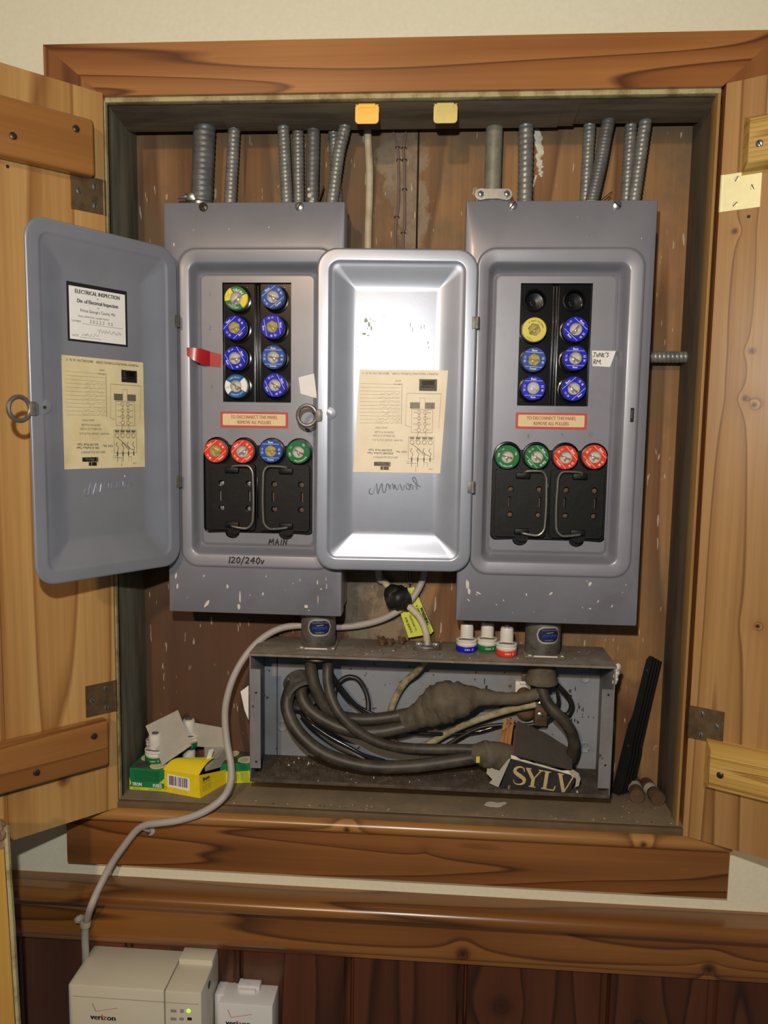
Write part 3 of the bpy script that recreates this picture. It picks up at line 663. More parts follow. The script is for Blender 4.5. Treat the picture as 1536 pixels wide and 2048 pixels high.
    line([(21.5, 47), (18, 36)], .4, ink); line([(28.5, 47), (32, 36)], .4, ink)
    line([(11, 16), (40, 16), (40, 41), (11, 41), (11, 16)], .4, faint)
    for cx in (15, 22, 29, 36): line([(cx+2.4*math.cos(a), 35+2.4*math.sin(a)) for a in [2*PI*j/14 for j in range(15)]], .45, ink); rect(cx-2.5, 38.5, cx+2.5, 40.5, faint)
    for cx, e in ((15, 0), (22, 0), (29, 1), (36, 1)):
        line([(cx, 28), (cx+1.6, 25), (cx-1.2, 22), (cx, 18), (cx, 14 if not e else 7)], .55, ink); rect(cx-.6, 13, cx+.6, 17.5)
    line([(15, 19), (22, 22), (29, 28), (36, 33)], .55, ink); line([(22, 20), (29, 27)], .55, ink)
    line([(36, 13), (42, 13)], .3, ink); line([(29, 11), (42, 11)], .3, ink); line([(22, 7), (22, 12), (18, 12), (18, 7)], .3, ink); line([(31, 3), (31, 10)], .3, faint)
    tx('LINE', 14, 4.5, 2.5, faint); tx('N', 31, 2.5, 2.5, faint)
    q.build('directory_sheet', D, label='cream wiring sheet glued upside down inside the door')
def left_labels(D):
    directory_sheet(D, (47.5, 159.5, 132, 264, (0, 0, 0, 0)), 'ink', 'inkgrey', False)
    q = MB(); drape(q, 69.5, 150, 281, 348.5, 'inkfaint', .3); q.mats[0] = M_['ink']; q.build('label_backing', D)
    q = MB(); drape(q, 72.5, 147.5, 283.5, 344, 'white', .6)
    def tx(s_, x, z, size, mat='ink', xs=1, bold=0): q.text(s_, (x, 9.1, z), size, mat, xs=xs, bold=bold)
    c = -110
    tx('ELECTRICAL INSPECTION', c, 338.5, 6.4, 'ink', .82, .16); tx('BY', c, 333, 2.4); tx('Div. of Electrical Inspection', c, 328, 6.2, 'ink', .80, .16); tx('OF', c, 322.5, 2.4)
    tx("Prince George's County, Md.", c, 317.5, 5.0, 'ink', .8); tx('FINAL APPROVAL UNDER PERMIT', c-6, 310.5, 3.1, 'inkgrey', .9); tx('NUMBER', -139, 304.5, 3.1, 'inkgrey'); tx('DATE', -141, 288, 3.1, 'inkgrey')
    q.stroke([(-131, 302.5), (-77, 302.5)], .3, (0, 9.1, 0), 'inkgrey'); q.stroke([(-135, 286.5), (-107, 286.5)], .3, (0, 9.1, 0), 'inkgrey')
    q.text('2 0 2 2 3   0 5', (-106, 9.1, 305.8), 5.5, 'inkgrey')
    rr = random.Random(5)
    for (xa, xb, z, a) in ((-112, -78, 296, 3.2), (-133, -110, 290, 2.8)):
        x = xa; pts = []
        while x < xb: pts.append((x, z+rr.uniform(-a, a)*.7)); x += rr.uniform(.5, 1.1)
        q.stroke(pts, .28, (0, 9.05, 0), 'inkgrey')
    q.build('inspection_label', D, label='black bordered white inspection certificate stuck inside the door')
def right_labels(D):
    directory_sheet(D, (38, 152, 128.5, 261, (3.5, -3.5, 0, 0)), 'inkgrey', 'inkfaint2', True)
    q = MB('stampgrey')
    for (u, z, rx, rz) in ((141, 323, 2.2, 3), (137, 318, 1.4, 3), (134, 313, 1, 3.4), (143, 306, 2.6, 1.6), (138, 304, 1.8, .8), (131, 322, 1.8, .4), (135, 325, 2, .5), (139, 313, .8, 1), (84, 318, .5, 3), (81, 312, .4, 4), (70, 315, .4, 2.5), (66, 316, .4, 3), (61, 296, .5, 2), (152, 290, .7, .7), (60, 290, .8, .8), (118, 328, .6, .6), (121, 336, .5, .5)):
        q.blob((-u, z), rx, rz, 9.85, 'cardgrey')
    q.build('worn_patches', D)

def fuse_block_outline():
    pts = []; cs = [(46, -505.5), (83.3, -505.5), (121, -505.5), (158, -505.5)]; r = 18.6
    x = 27.4
    n = 150
    for i in range(n+1):
        x = 27.4+(176.6-27.4)*i/n; z = -505.5
        for cx, cz in cs:
            if abs(x-cx) <= r: z = max(z, cz+math.sqrt(r*r-(x-cx)**2))
        z = max(z, -497.5) if 46 < x < 158 else z
        pts.append((x, z))
    pts += [(177.6, -512)]
    for i in range(7): a = -PI/2*i/6; pts.append((169.6+8*math.cos(a), -609.6+8*math.sin(a)))
    for cx in (140, 66):
        for i in range(9): a = -PI*i/8; pts.append((cx+10*math.cos(a), -616.5+8*math.sin(a)))
    for i in range(7): a = -PI/2-PI/2*i/6; pts.append((34.4+8*math.cos(a), -609.6+8*math.sin(a)))
    pts += [(26.4, -512)]
    return pts
def fuse_panel(label, ox, cx0, cw, ang_tilt, flecks, door_ang, door_hx, labels, stick, grid, extras, screws, empties):
    loc = (ox, 24, -726); t = thing('fuse_box', label, 'fuse panel', loc)
    T = Matrix.Translation((-ox, -24, 726)); L = lambda mat=None: MB(mat, T)
    cx1 = cx0+cw
    # enclosure
    m = L('grey')
    for bx in ((cx0+2.5, cx0+4.5, 37, DB-.6, -723.5, -188), (cx1-4.5, cx1-2.5, 37, DB-.6, -723.5, -188), (cx0+2.5, cx1-2.5, 37, DB-.6, -723.5, -721.5), (cx0+2.5, cx1-2.5, 37, DB-.6, -190, -188), (cx0+2.5, cx1-2.5, DB-2.6, DB-.6, -723.5, -188)): m.box(*bx, .4, seg=1)
    m.build('enclosure', t)
    # cover with folded lip, embossed rim and dished dead front
    m = L('grey')
    A = (ox, ox+208, -661.5, -243.5)
    def ring(l, r_, b, tp, rad, y): return [(x, y, z) for x, z in rrect(A[0]+l, A[1]-r_, A[2]+b, A[3]-tp, rad, 7)]
    outer = [(x, 24, z) for x, z in rrect(cx0+1.3, cx1-1.3, -725, -186.2, 1.5, 7)]
    lip0 = [(x, 50, z) for x, z in rrect(cx0, cx1, -726, -185, 2.2, 7)]; lip1 = [(x, 26, z) for x, z in rrect(cx0, cx1, -726, -185, 2.2, 7)]; lip2 = [(x, 24.5, z) for x, z in rrect(cx0+.5, cx1-.5, -725.6, -185.5, 2, 7)]
    rg = [lip0, lip1, lip2, outer, ring(-4, -4, -4, -4, 26, 24), ring(-1.2, -1.2, -1.2, -1.2, 24, 23.6), ring(0, 0, 0, 0, 23, 21.6), ring(1.2, 1.2, 1.2, 1.2, 22, 20.9), ring(3, 3, 3, 3, 21, 21), ring(13, 16, 15, 16, 12, 21.6),
          ring(14.5, 18, 17, 18, 11, 22.4), ring(16, 20, 19, 20, 9.5, 25), ring(19, 24, 23, 24, 8.5, 33), ring(20.5, 26, 25, 26, 8, 38), ring(21.8, 27.5, 26.5, 27.5, 8, 39.3), ring(23, 28.7, 27.8, 28.7, 7.5, 38.6), ring(24.5, 30.2, 29.3, 30.2, 7, 36.8), ring(26.2, 32, 31, 32, 6.5, 36.2)]
    R = m.rings(rg, fill=False)
    gx0, gx1, gz1, gz0 = grid
    hole1 = [(ox+gx0, gz0), (ox+gx1, gz0), (ox+gx1, gz1), (ox+gx0, gz1)]
    hole2 = [(ox+x, z) for x, z in fuse_block_outline()]
    inner = [(x, z) for x, y, z in rg[-1]]
    m.prism(inner, 36.2, 38, holes=[hole1, hole2], back=False)
    for (px, py, rx, rz, rot) in flecks:
        q = P(px, py, 24); m.blob((q.x, q.z), rx, rz, 23.8, 'offwhite', rot=rot)
    m.build('cover', t, 50)
    for (x, mt, sl, cr) in screws:
        m = L(); m.screw((x, 24, -191), 5.9, mt, 'Y', slot=sl, cross=cr); m.build('cover_screw', t)
    # upper plug-fuse block, two columns of four sockets
    m = L('bakelite')
    xm = (gx0+gx1)/2+ox
    for ci, (xa, xb) in enumerate(((ox+gx0-2, xm-4.5), (xm+4.5, ox+gx1+2))):
        hs = []
        fx = ox+(75 if ci == 0 else 125.3)
        for ri in range(4):
            if (ci, ri) in empties: hs.append([(fx+15*math.cos(2*PI*i/32), ROWZ[ri]+15*math.sin(2*PI*i/32)) for i in range(32)])
        m.prism([(xa, -281), (xb, -281), (xb, -442), (xa, -442)], 41, 48, holes=hs)
        for ri in range(4):
            if (ci, ri) in empties:
                m.lathe([(15, -6), (14.6, 1), (12.6, 1.6), (12, -1), (12.6, -16), (3, -17), (3, -14), (0, -14)], (fx, 41, ROWZ[ri]), 'Y', 36, close=False)
                m.lathe([(2.2, 0), (2.2, .6), (0, .6)], (fx-1, 58, ROWZ[ri]-2), 'Y', 12, 'hole')
            else: m.lathe([(17.6, 0), (17.2, 1.6), (15.5, 2), (14, 0)], (fx, 41, ROWZ[ri]), 'Y', 32, close=False)
        for sx in (-11, 11):
            for sz in (-1, 1): m.lathe([(1.6, 0), (1.3, .8), (0, .9)], (fx+sx, 41, -361.5+sz*38.5*.5*3.7), 'Y', 10)
    m.box(xm-4.5, xm+4.5, 45, 50, -442, -281); m.box(xm-2.6, xm-1.4, 40.2, 46, -441, -282, .4); m.box(xm+1.4, xm+2.6, 40.2, 46, -441, -282, .4)
    m.build('fuse_block', t)
    # lower main block with four plug sockets and two pull-out carriers
    m = L('bakelite_mat'); o2 = [(ox+x, z) for x, z in fuse_block_outline()]
    ins = [(ox+102+(x-ox-102)*.985, -560+(z+560)*.99) for x, z in o2]
    m.prism(ins, 40.5, 50)
    for fx in (46, 83.3, 121, 158): m.lathe([(18, 0), (17.6, 2.2), (15.8, 2.4), (14, 0)], (ox+fx, 40.5, -505.5), 'Y', 36, close=False, mat='bakelite')
    m.box(ox+100.2, ox+101.2, 36, 41, -596, -540, .3, 'bakelite'); m.build('main_block', t)
    for k_, (xa, xb, lx, bx) in enumerate(((31.5, 98, 68.5, 97), (103.5, 172, 142, 111))):
        pc = bpy.data.objects.new('pullout_carrier', None); COL.objects.link(pc); pc.parent = t; pc.empty_display_size = .01
        m = L('bakelite_mat'); hs = []
        hx_ = (51.5, 88.5) if k_ == 0 else (124, 160.5)
        for hx in hx_:
            for hz in (-549, -583): hs.append([(ox+hx+4.1*math.cos(2*PI*i/16), hz+4.1*math.sin(2*PI*i/16)) for i in range(16)])
        for hx in (hx_[0]-1.5, hx_[1]+1.5): hs.append([(ox+hx-1.6, -573), (ox+hx+1.6, -573), (ox+hx+1.6, -559), (ox+hx-1.6, -559)])
        m.prism(rrect(ox+xa, ox+xb, -612.5, -522.5, 5), 33.2, 41, holes=hs)
        o_ = rrect(ox+xa+5, ox+xb-5, -607.5, -527.5, 4); i_ = rrect(ox+xa+5.8, ox+xb-5.8, -606.7, -528.3, 3.5)
        m.prism(o_, 32.6, 33.4, holes=[i_])
        m.prism([(ox+lx+9*math.cos(a), -612+7*math.sin(a)) for a in [-PI*i/10 for i in range(11)]], 34, 41)
        m.build('carrier_body', pc)
        for hx in hx_:
            m = L('steel' if k_ == 0 and 'JUNE' not in extras else 'rust')
            for hz in (-549, -583): m.lathe([(2.8, 0), (2.8, 1.2), (0, 1.6)], (ox+hx+.6, 40.4, hz-.6), 'Y', 14)
            e_ = 1.4 if hx == hx_[1] else -1.9
            m.box(ox+hx+e_-.8, ox+hx+e_+.8, 38.5, 41.5, -584, -548); m.build('contact', pc)
        m = L('bakelite_mat')
        m.box(ox+lx-11, ox+lx+8, 28.5, 34, -535, -527, 1.4); m.build('handle_lug', pc)
        m = L('bakelite_mat'); m.box(ox+lx-11, ox+lx+8, 28.5, 34, -609, -601, 1.4); m.build('handle_lug', pc)
        m = L('wire'); s_ = 1 if bx > lx else -1
        path = [(ox+lx, 29, -529), (ox+lx+s_*1.5, 27, -525.5), (ox+bx-s_*12, 26, -524.5), (ox+bx-s_*5, 26, -526), (ox+bx-s_*.8, 26, -533), (ox+bx, 26, -545), (ox+bx+s_*.6, 26, -568), (ox+bx, 26, -592), (ox+bx-s_*1.5, 26, -602), (ox+bx-s_*7, 26, -608), (ox+bx-s_*14, 26, -609), (ox+lx+s_*1, 27, -607), (ox+lx-s_*1, 30, -606)]
        m.tube(path, 1.7, 10, res=4); m.build('wire_handle', pc)
    # red bordered sticker
    m = L(); sx0, sx1, sz0, sz1 = stick
    m.box(sx0, sx1, 35.75, 36.3, sz0, sz1, mat='red'); m.prism(rrect(sx0+3.2, sx1-3.2, sz0+3, sz1-2.8, 1.6, 4), 35.55, 35.9, 'tapecream')
    xc = (sx0+sx1)/2; zc = (sz0+sz1)/2
    m.text('TO DISCONNECT THIS PANEL', (xc, 35.4, zc+3.4), 6.4, 'redtext', xs=.73, bold=.14); m.text('REMOVE ALL PULLERS', (xc, 35.4, zc-3.6), 6.4, 'redtext', xs=.73, bold=.14)
    m.build('warning_sticker', t)
    panel_door(t, door_hx, door_ang, loc, labels)
    return t, L
ROWZ = (-305, -343.7, -381.7, -419)
fl1 = [(352, 1152, 1.6, 4.5, -.2), (355, 1172, 1.3, 4, -.2), (408, 1152, 1, 1.8, -.6), (455, 1173, 1.5, 3, -.1), (414, 1207, 2, 6, -.6), (480, 1195, 1, 8, 0), (478, 1213, 2, 4, 0), (526, 1188, 1.1, 2.2, -.3), (532, 1153, .5, 1.5, 0), (586, 1167, .8, .8, 0), (612, 1213, 2.6, 2, 0), (618, 1221, 1, 1, 0), (635, 1165, .8, 3, 0), (636, 1200, .5, 6, 0), (652, 1158, .5, 3, 0), (642, 1178, 1.4, .9, .5), (375, 1195, .5, .6, 0), (653, 1172, .5, 4, 0), (348, 489, 1, 2.4, 0), (538, 455, .7, 1, 0), (458, 458, .4, 1, 0), (387, 460, .5, .7, 0), (345, 1240, 0, 0, 0), (500, 1190, .6, .8, 0), (570, 1180, .4, .4, 0), (600, 1160, .4, 2, 0)]
fl1 = [f for f in fl1 if f[2] > 0]
fl2 = [(935, 1168, 2.2, 6, 0), (938, 1182, 2, 5, .2), (957, 1186, 3.5, 1, -.5), (937, 1200, 2.6, .8, -.7), (953, 1189, 1, .8, 0), (1053, 1189, .8, 1.8, .3), (1102, 1187, 1.2, 2.8, -.8), (1007, 1201, .7, 1.2, 0), (993, 1209, .8, .8, 0), (1180, 1168, 1.7, 3.2, -.4), (1174, 1162, 1, .8, 0), (1196, 1203, .7, 2.4, -.5), (1180, 1217, 1.4, 1.1, 0), (1165, 1215, .5, 1.1, -.5), (1224, 1212, .8, 2, -.6), (1252, 1170, .7, 1.3, 0), (1245, 1185, .5, .8, 0), (1130, 1240, .4, .4, 0), (955, 1143, 2.4, 1.2, -.3), (1025, 1225, .5, .5, 0), (1068, 1224, .5, .4, 0), (1174, 474, .4, .4, 0), (1283, 477, .6, 1, 0), (1155, 434, .4, .5, 0)]
p1, L1 = fuse_panel('grey steel fuse box on the left, marked MAIN, its door swung out left', 162.5, 143, 237.5, 0, fl1, 57.6, 164.3, left_labels, (213, 305, -474, -452.8),
    (54.2, 146.3, -440, -283.8), 'MAIN', [(196, 'screwdark', .6, True), (321.5, 'steel', -.5, False)], set())
p2, L2 = fuse_panel("grey steel fuse box on the right with two empty sockets, door folded back", 551, 534.5, 237, 0, fl2, 2.9, 551.2, right_labels, (606.3, 698.2, -470, -448.9),
    (56.4, 147.6, -440, -284), 'JUNE', [(592.5, 'steel', -.6, False), (721.5, 'steel', .9, False)], {(0, 0), (1, 0)})
# markings and tape on the left panel
LT = {'1': [[(1, 0), (1.6, 6)]], '2': [[(0, 5), (1.5, 6), (3, 5), (2.4, 3), (0, .4), (3.5, .4)]], '0': [[(1.8, 6), (.3, 4.6), (.2, 1.6), (1.6, 0), (3, 1.4), (3.2, 4.5), (1.8, 6)]], '/': [[(0, -1), (2.6, 6.6)]],
      '4': [[(2.6, 0), (3, 6), (0, 2.4), (4, 2.5)]], 'v': [[(0, 3.4), (1.2, 0), (2.6, 3.4)]], 'M': [[(-.6, 0), (.6, 6), (2.2, 2), (4.2, 6.4), (4.6, .3)], [(-.2, 2.4), (4, 4.2)]], 'A': [[(0, 0), (1.9, 6), (3.6, 0)], [(.7, 2.2), (3.2, 2.4)]],
      'I': [[(.6, 0), (.9, 5.6)]], 'N': [[(0, 0), (.4, 5.8), (3.2, .4), (3.8, 6.2)]], 'J': [[(0, 6), (3.4, 6)], [(2, 6), (1.6, .6), (.2, .2)]], 'U': [[(0, 4.5), (.2, .6), (1.7, .4), (2.3, 4.5)]],
      'E': [[(2, 4.6), (0, 4.4), (0, .3), (2.2, .4)], [(0, 2.4), (1.8, 2.5)]], "'": [[(.8, 6.8), (.3, 5)]], 'S': [[(2.6, 5), (1, 5.6), (.3, 4.4), (2.2, 2.4), (1.4, .4), (0, .8)]], 'R': [[(.2, 0), (0, 6), (2.6, 5.4), (2.4, 3.6), (.3, 3), (3, 0)]], '.': [[(0, 0), (.3, .2)]], 'm': [[(-.4, 0), (.3, 5.6), (2.4, 2.4), (4.4, 5.8), (4.4, 0)]],
      '8': [[(1, 3), (0, 4.4), (1, 5.6), (2, 4.4), (0, 1.4), (1, 0), (2.2, 1.4), (1, 3)]], '9': [[(2.2, 4), (1, 5.6), (0, 4.2), (1, 3), (2.2, 4), (1.8, 0)]], '3': [[(0, 5), (1.4, 5.6), (1, 3), (2, 1.6), (.6, 0)]]}
def write(m, s_, x, y, z, k=1, gap=1.4, wd=.9, mat='ink', slant=0, dz=0):
    for c in s_:
        if c == ' ': x += 3*k; continue
        for st in LT[c]: m.stroke([(px+py*slant, py) for px, py in st], wd, (x, y, z), mat, k=k)
        x += (max(p[0] for st in LT[c] for p in st)+gap)*k; z += dz
    return x
m = L1(); q = P(537, 1089, 36); write(m, 'MAIN', q.x+1, 36.0, q.z, 1.25, 2.1, 1.5, slant=.06)
q = P(456, 1126, 20.6); write(m, '120/240v', q.x, 20.6, q.z, 1.4, 1.5, 1.5, slant=.1); m.build('marker_writing', p1, label='black handwriting MAIN and 120/240v')
m = L1()
for s_, px, py in (('1', 418, 592), ('2', 418, 660), ('3', 420, 720), ('4', 421, 778)): q = P(px, py, 36); write(m, s_, q.x, 36.0, q.z, .9, 1, .35, 'inkgrey')
m.build('pencil_numbers', p1)
m = L1('tapered'); n = 14; tp = [(373, 695), (384, 695), (402, 697), (420, 703), (443, 709)]; bt = [(374, 711), (386, 720), (402, 728), (420, 732), (441, 735)]; yy = [20.2, 20.2, 24, 34.5, 35.6]
rt = [P(a[0], a[1], y) for a, y in zip(tp, yy)]; rb = [P(a[0], a[1], y) for a, y in zip(bt, yy)]
m.rings([rt, rb], fill=False, closed=False); m.build('red_tape', p1, label='scrap of red tape bridging the panel rim')
m = L1('white'); c = [P(x, y, 35.8) for x, y in ((597, 755), (628, 747), (634, 797), (601, 787))]; m.quadbox(c, [v+Vector((0, .3, 0)) for v in c]); m.build('blank_paper_label', p1, label='blank white paper scrap')
m = L2('white'); c = [P(x, y, 35.8) for x, y in ((1184, 701), (1232, 702), (1220, 734), (1185, 732))]; m.quadbox(c, [v+Vector((0, .3, 0)) for v in c])
q = P(1186, 714, 35.6); write(m, "JUNE'S", q.x, 35.6, q.z, .92, 1.2, .85, slant=.12); q = P(1187, 728, 35.6); write(m, 'Rm.', q.x, 35.6, q.z, .95, 1.2, .85, slant=.06)
m.build('paper_label', p2, label="white paper scrap lettered JUNE'S RM.")
m = L2()
for s_, px, py in (('8', 1055, 877), ('9', 1122, 875), ('10', 1176, 874)): q = P(px, py, 36); write(m, s_, q.x, 36.0, q.z, 1, 1, .35, 'inkgrey')
m.build('pencil_numbers', p2)
q = P(1264, 830, 21); m = L2('hole'); m.box(q.x-2, q.x+2.4, 20.6, 22, q.z-9, q.z+9); m.box(q.x-1, q.x, 20.3, 21, q.z-4, q.z+6, mat='wire'); m.build('latch_slot', p2)

# ================================================================ PLUG FUSES
def plug_fuse(label, x, z, y, kind, rot=0, win='clear', hexa=False, group=None, tilt=(0, 0), R=15.4):
    t = thing('plug_fuse', label, 'fuse', (x, y+12, z), 0, group)     # origin at its seat, face towards -y
    t.rotation_euler = (tilt[0], 0, tilt[1])
    F = -12.4
    m = MB('porcelain'); m.lathe([(11.5, 2), (12.5, -1), (14.6, 0), (R, 2.5), (R, 10.2), (R-.5, 12), (R-1.2, 12.2), (8.6, 12.2), (8.0, 5.5), (6, 3.6), (0, 3.2)], (0, 0, 0), 'Y', 40, close=False)
    m.build('fuse_body', t, 50)
    m = MB(); n = 48; col = {'red': 'fusered', 'blueA': 'blueA', 'blueB': 'blueB', 'sky': 'blueC', 'green': 'fusegreen', 'greenarc': 'fusegreen', 'tron': 'fusegreen', 'yellow': 'fuseyellow'}[kind]
    ri = 7.9
    def inr(a): 
        if not hexa: return ri
        return 8.4*math.cos(PI/6)/math.cos(((a+.2) % (PI/3))-PI/6)
    for i in range(n):
        a0, a1 = 2*PI*i/n, 2*PI*(i+1)/n; am = (a0+a1)/2; c = col
        deg = math.degrees(am-math.radians(rot)) % 360
        if kind == 'sky' and (deg < 38 or deg > 322 or 142 < deg < 218): c = 'white'
        if kind == 'tron' and (deg < 40 or deg > 328 or 138 < deg < 212): c = 'yellow'
        m.poly([(inr(a0)*math.cos(a0), F, inr(a0)*math.sin(a0)), (inr(a1)*math.cos(a1), F, inr(a1)*math.sin(a1)), ((R-.9)*math.cos(a1), F, (R-.9)*math.sin(a1)), ((R-.9)*math.cos(a0), F, (R-.9)*math.sin(a0))], c)
        m.poly([((R-.9)*math.cos(a0), F, (R-.9)*math.sin(a0)), ((R-.9)*math.cos(a1), F, (R-.9)*math.sin(a1)), ((R+.12)*math.cos(a1), F+1.1, (R+.12)*math.sin(a1)), ((R+.12)*math.cos(a0), F+1.1, (R+.12)*math.sin(a0))], c)
        m.poly([((R+.12)*math.cos(a0), F+1.1, (R+.12)*math.sin(a0)), ((R+.12)*math.cos(a1), F+1.1, (R+.12)*math.sin(a1)), ((R+.12)*math.cos(a1), F+4.2, (R+.12)*math.sin(a1)), ((R+.12)*math.cos(a0), F+4.2, (R+.12)*math.sin(a0))], c)
    ra = math.radians(rot); Rv = Vector((math.cos(ra), 0, math.sin(ra))); Uv = Vector((-math.sin(ra), 0, math.cos(ra))); o = Vector((0, F-.12, 0))
    ink = 'white' if kind != 'yellow' else 'ink'
    if kind in ('red', 'blueA', 'blueB', 'green'):
        for sg in (1, -1):
            d = 9.2; hl = math.sqrt((R-1)**2-d*d); m.stroke([(-hl, sg*d), (hl, sg*d)], .42, o, ink, Rv, Uv)
        m.text('Buss', o+Uv*11.5, 3.9, ink, Rv, Uv, xs=.95, bold=.12); m.text('Fustat' if kind != 'blueA' else 'Buss', o-Uv*11.6, 3.6, ink, Rv, Uv, xs=.95, bold=.1)
        m.text('15' if kind != 'green' else 'S30', o+Rv*11.3+Uv*2.2, 4.2, ink, Rv, Uv, rot=-PI/2, xs=.8, bold=.1); m.text('SR', o+Rv*11.3-Uv*3, 3.4, ink, Rv, Uv, rot=-PI/2, xs=.8, bold=.1)
        m.text('UL', o-Rv*11.3+Uv*2.5, 3.2, ink, Rv, Uv, rot=PI/2); m.text('15' if kind != 'red' else '20', o-Rv*11.3-Uv*2.5, 3.8, ink, Rv, Uv, rot=PI/2, xs=.85, bold=.1)
    elif kind == 'greenarc':
        m.text('Non-tamp Fuse', o, 2.9, ink, -Rv, -Uv, arc=12.4, bold=.06); m.text('15R', o-Rv*11.4, 3.6, ink, Rv, Uv, rot=PI/2, bold=.1); m.text('T6', o+Rv*9.4+Uv*6.5, 3.6, ink, Rv, Uv, rot=-.9, bold=.1); m.text('UL', o-Rv*7.5+Uv*8.5, 2.8, ink, Rv, Uv, rot=.6)
    elif kind == 'tron':
        m.text('TRON', o, 5.2, ink, Rv, Uv, arc=9.8, xs=.95, bold=.2); m.text('TIME DELAY', o, 3, ink, -Rv, -Uv, arc=11.9, xs=.9); m.text('FUSE', o-Uv*9.4, 2.4, ink, Rv, Uv); m.text('TYPE W', o-Rv*11.2, 1.8, 'ink', Rv, Uv, rot=PI/2)
    elif kind == 'sky':
        m.text('TIME-DELAY', o, 2.7, ink, Rv, Uv, arc=11.5); m.text('DUAL-ELEMENT', o, 2.5, ink, -Rv, -Uv, arc=11.5); m.text('15', o-Rv*11.4, 4, 'inkgrey', Rv, Uv)
    elif kind == 'yellow':
        m.text('FAST ACTING', o, 3.2, ink, Rv, Uv, arc=11, bold=.05); m.text('P 20 A', o, 3.2, ink, -Rv, -Uv, arc=12.4, xs=.9); m.text('K', o-Rv*10+Uv*5, 3.4, ink, Rv, Uv, rot=.8)
    m.build('printed_ring', t, 30)
    m = MB('copper'); a_ = random.uniform(-.8, .8); ca_, sa_ = math.cos(a_), math.sin(a_)
    m.tube([(-6.6*ca_, -6, -6.6*sa_), (-3*ca_, -7.5, -3*sa_), (0, -8.6, 0), (3*ca_, -7.4, 3*sa_), (6.6*ca_, -6.4, 6.6*sa_)], [1.5, 1.1, .7, 1.2, 1.6], 6, res=3); m.lathe([(2.2, 0), (2, 1.2), (0, 1.8)], (1.5*sa_, -7.4, -1.5*ca_), 'Y', 10, 'steel'); m.box(-1.2, .8, -7, -3.4, -5, -2.4, .3); m.build('fuse_link', t)
    m = MB('glass_'+win); m.lathe([(7.9, .2), (7.7, .8), (6.2, 2.0), (3.6, 2.8), (0, 3.0)] if not hexa else [(8.2, .2), (7.6, 1.3), (0, 1.6)], (0, F+.4, 0), 'Y', 6 if hexa else 24, close=False)
    m.build('window', t, 25 if hexa else 60)
    return t
LP = 'plug fuses in the upper block of the left panel'; LM = 'plug fuses across the main block of the left panel'; RP = 'plug fuses in the upper block of the right panel'; RM = 'plug fuses across the main block of the right panel'
FY = 25.5
def pf(px, py, *a, **k):
    q = P(px, py, FY-1.2); tl = k.pop('tl', 0); return plug_fuse(a[0], q.x, q.z, FY, *a[1:], tilt=(0, tl), **k)
pf(471, 596, 'green and yellow plug fuse at top left of the left panel block', 'tron', -18, 'clear', group=LP, tl=.04)
pf(545, 593, 'dull blue plug fuse with clear window beside the green and yellow one', 'blueB', 38, 'clear', group=LP)
pf(469, 655, 'blue plug fuse with amber hexagonal window, directly below the green and yellow fuse', 'blueA', 45, 'amber', True, group=LP, tl=-.03)
pf(544, 653, 'blue plug fuse with amber window and print turned sideways, second row right of left panel', 'blueA', -80, 'amber', True, group=LP)
pf(470, 716, 'bright blue plug fuse with clear window beside the red tape scrap', 'blueA', -60, 'clear', group=LP, tl=-.04)
pf(546, 714, 'dull blue plug fuse with upright print, third row right of left panel', 'blueB', 0, 'clear', group=LP)
pf(472, 772, 'sky blue and white plug fuse, bottom left of the left panel block', 'sky', 10, 'clear', group=LP, tl=-.04)
pf(549, 770, 'bright blue plug fuse with frosted round window, bottom right of the left panel block', 'blueA', -62, 'clear', group=LP)
pf(430, 902, 'orange-red plug fuse with cloudy window, leftmost in the row above the MAIN pull-outs', 'red', 42, 'amber', group=LM)
pf(484, 903, 'orange-red plug fuse with clear window and visible link, second in the row above MAIN', 'red', 45, 'clear', group=LM)
pf(541, 902, 'blue plug fuse with amber hexagonal window, between a red and a green fuse above MAIN', 'blueB', 0, 'amber', True, group=LM)
pf(596, 904, 'green plug fuse with pinkish window, rightmost in the row above MAIN', 'greenarc', 18, 'clear', group=LM)
pf(1069, 659, 'yellow plug fuse with hexagonal window below an empty socket', 'yellow', -28, 'amber', True, group=RP)
pf(1152, 658, 'bright blue plug fuse right of the yellow fuse, slanting print', 'blueA', -42, 'clear', group=RP)
pf(1068, 719, 'dull blue plug fuse with amber hexagonal window, directly below the yellow fuse', 'blueB', -3, 'amber', True, group=RP)
pf(1151, 716, "bright blue plug fuse beside the paper lettered JUNE'S RM.", 'blueA', 0, 'clear', group=RP)
pf(1067, 776, 'bright blue plug fuse with frosted white window, bottom left of the right panel block', 'blueA', 0, 'white', group=RP)
pf(1148, 777, 'bright blue plug fuse with tan window, bottom right of the right panel block', 'blueA', 42, 'clear', group=RP)
pf(1015, 914, 'green plug fuse with curved lettering, leftmost above the right pull-outs', 'greenarc', -12, 'clear', group=RM)
pf(1074, 914, 'green plug fuse crossed by white lines, second in the row above the right pull-outs', 'green', -48, 'clear', group=RM)
pf(1132, 915, 'orange-red plug fuse next to the green one above the right pull-outs', 'red', -50, 'clear', group=RM)
pf(1190, 914, 'orange-red plug fuse at the right end of the row above the right pull-outs', 'red', -44, 'clear', group=RM)

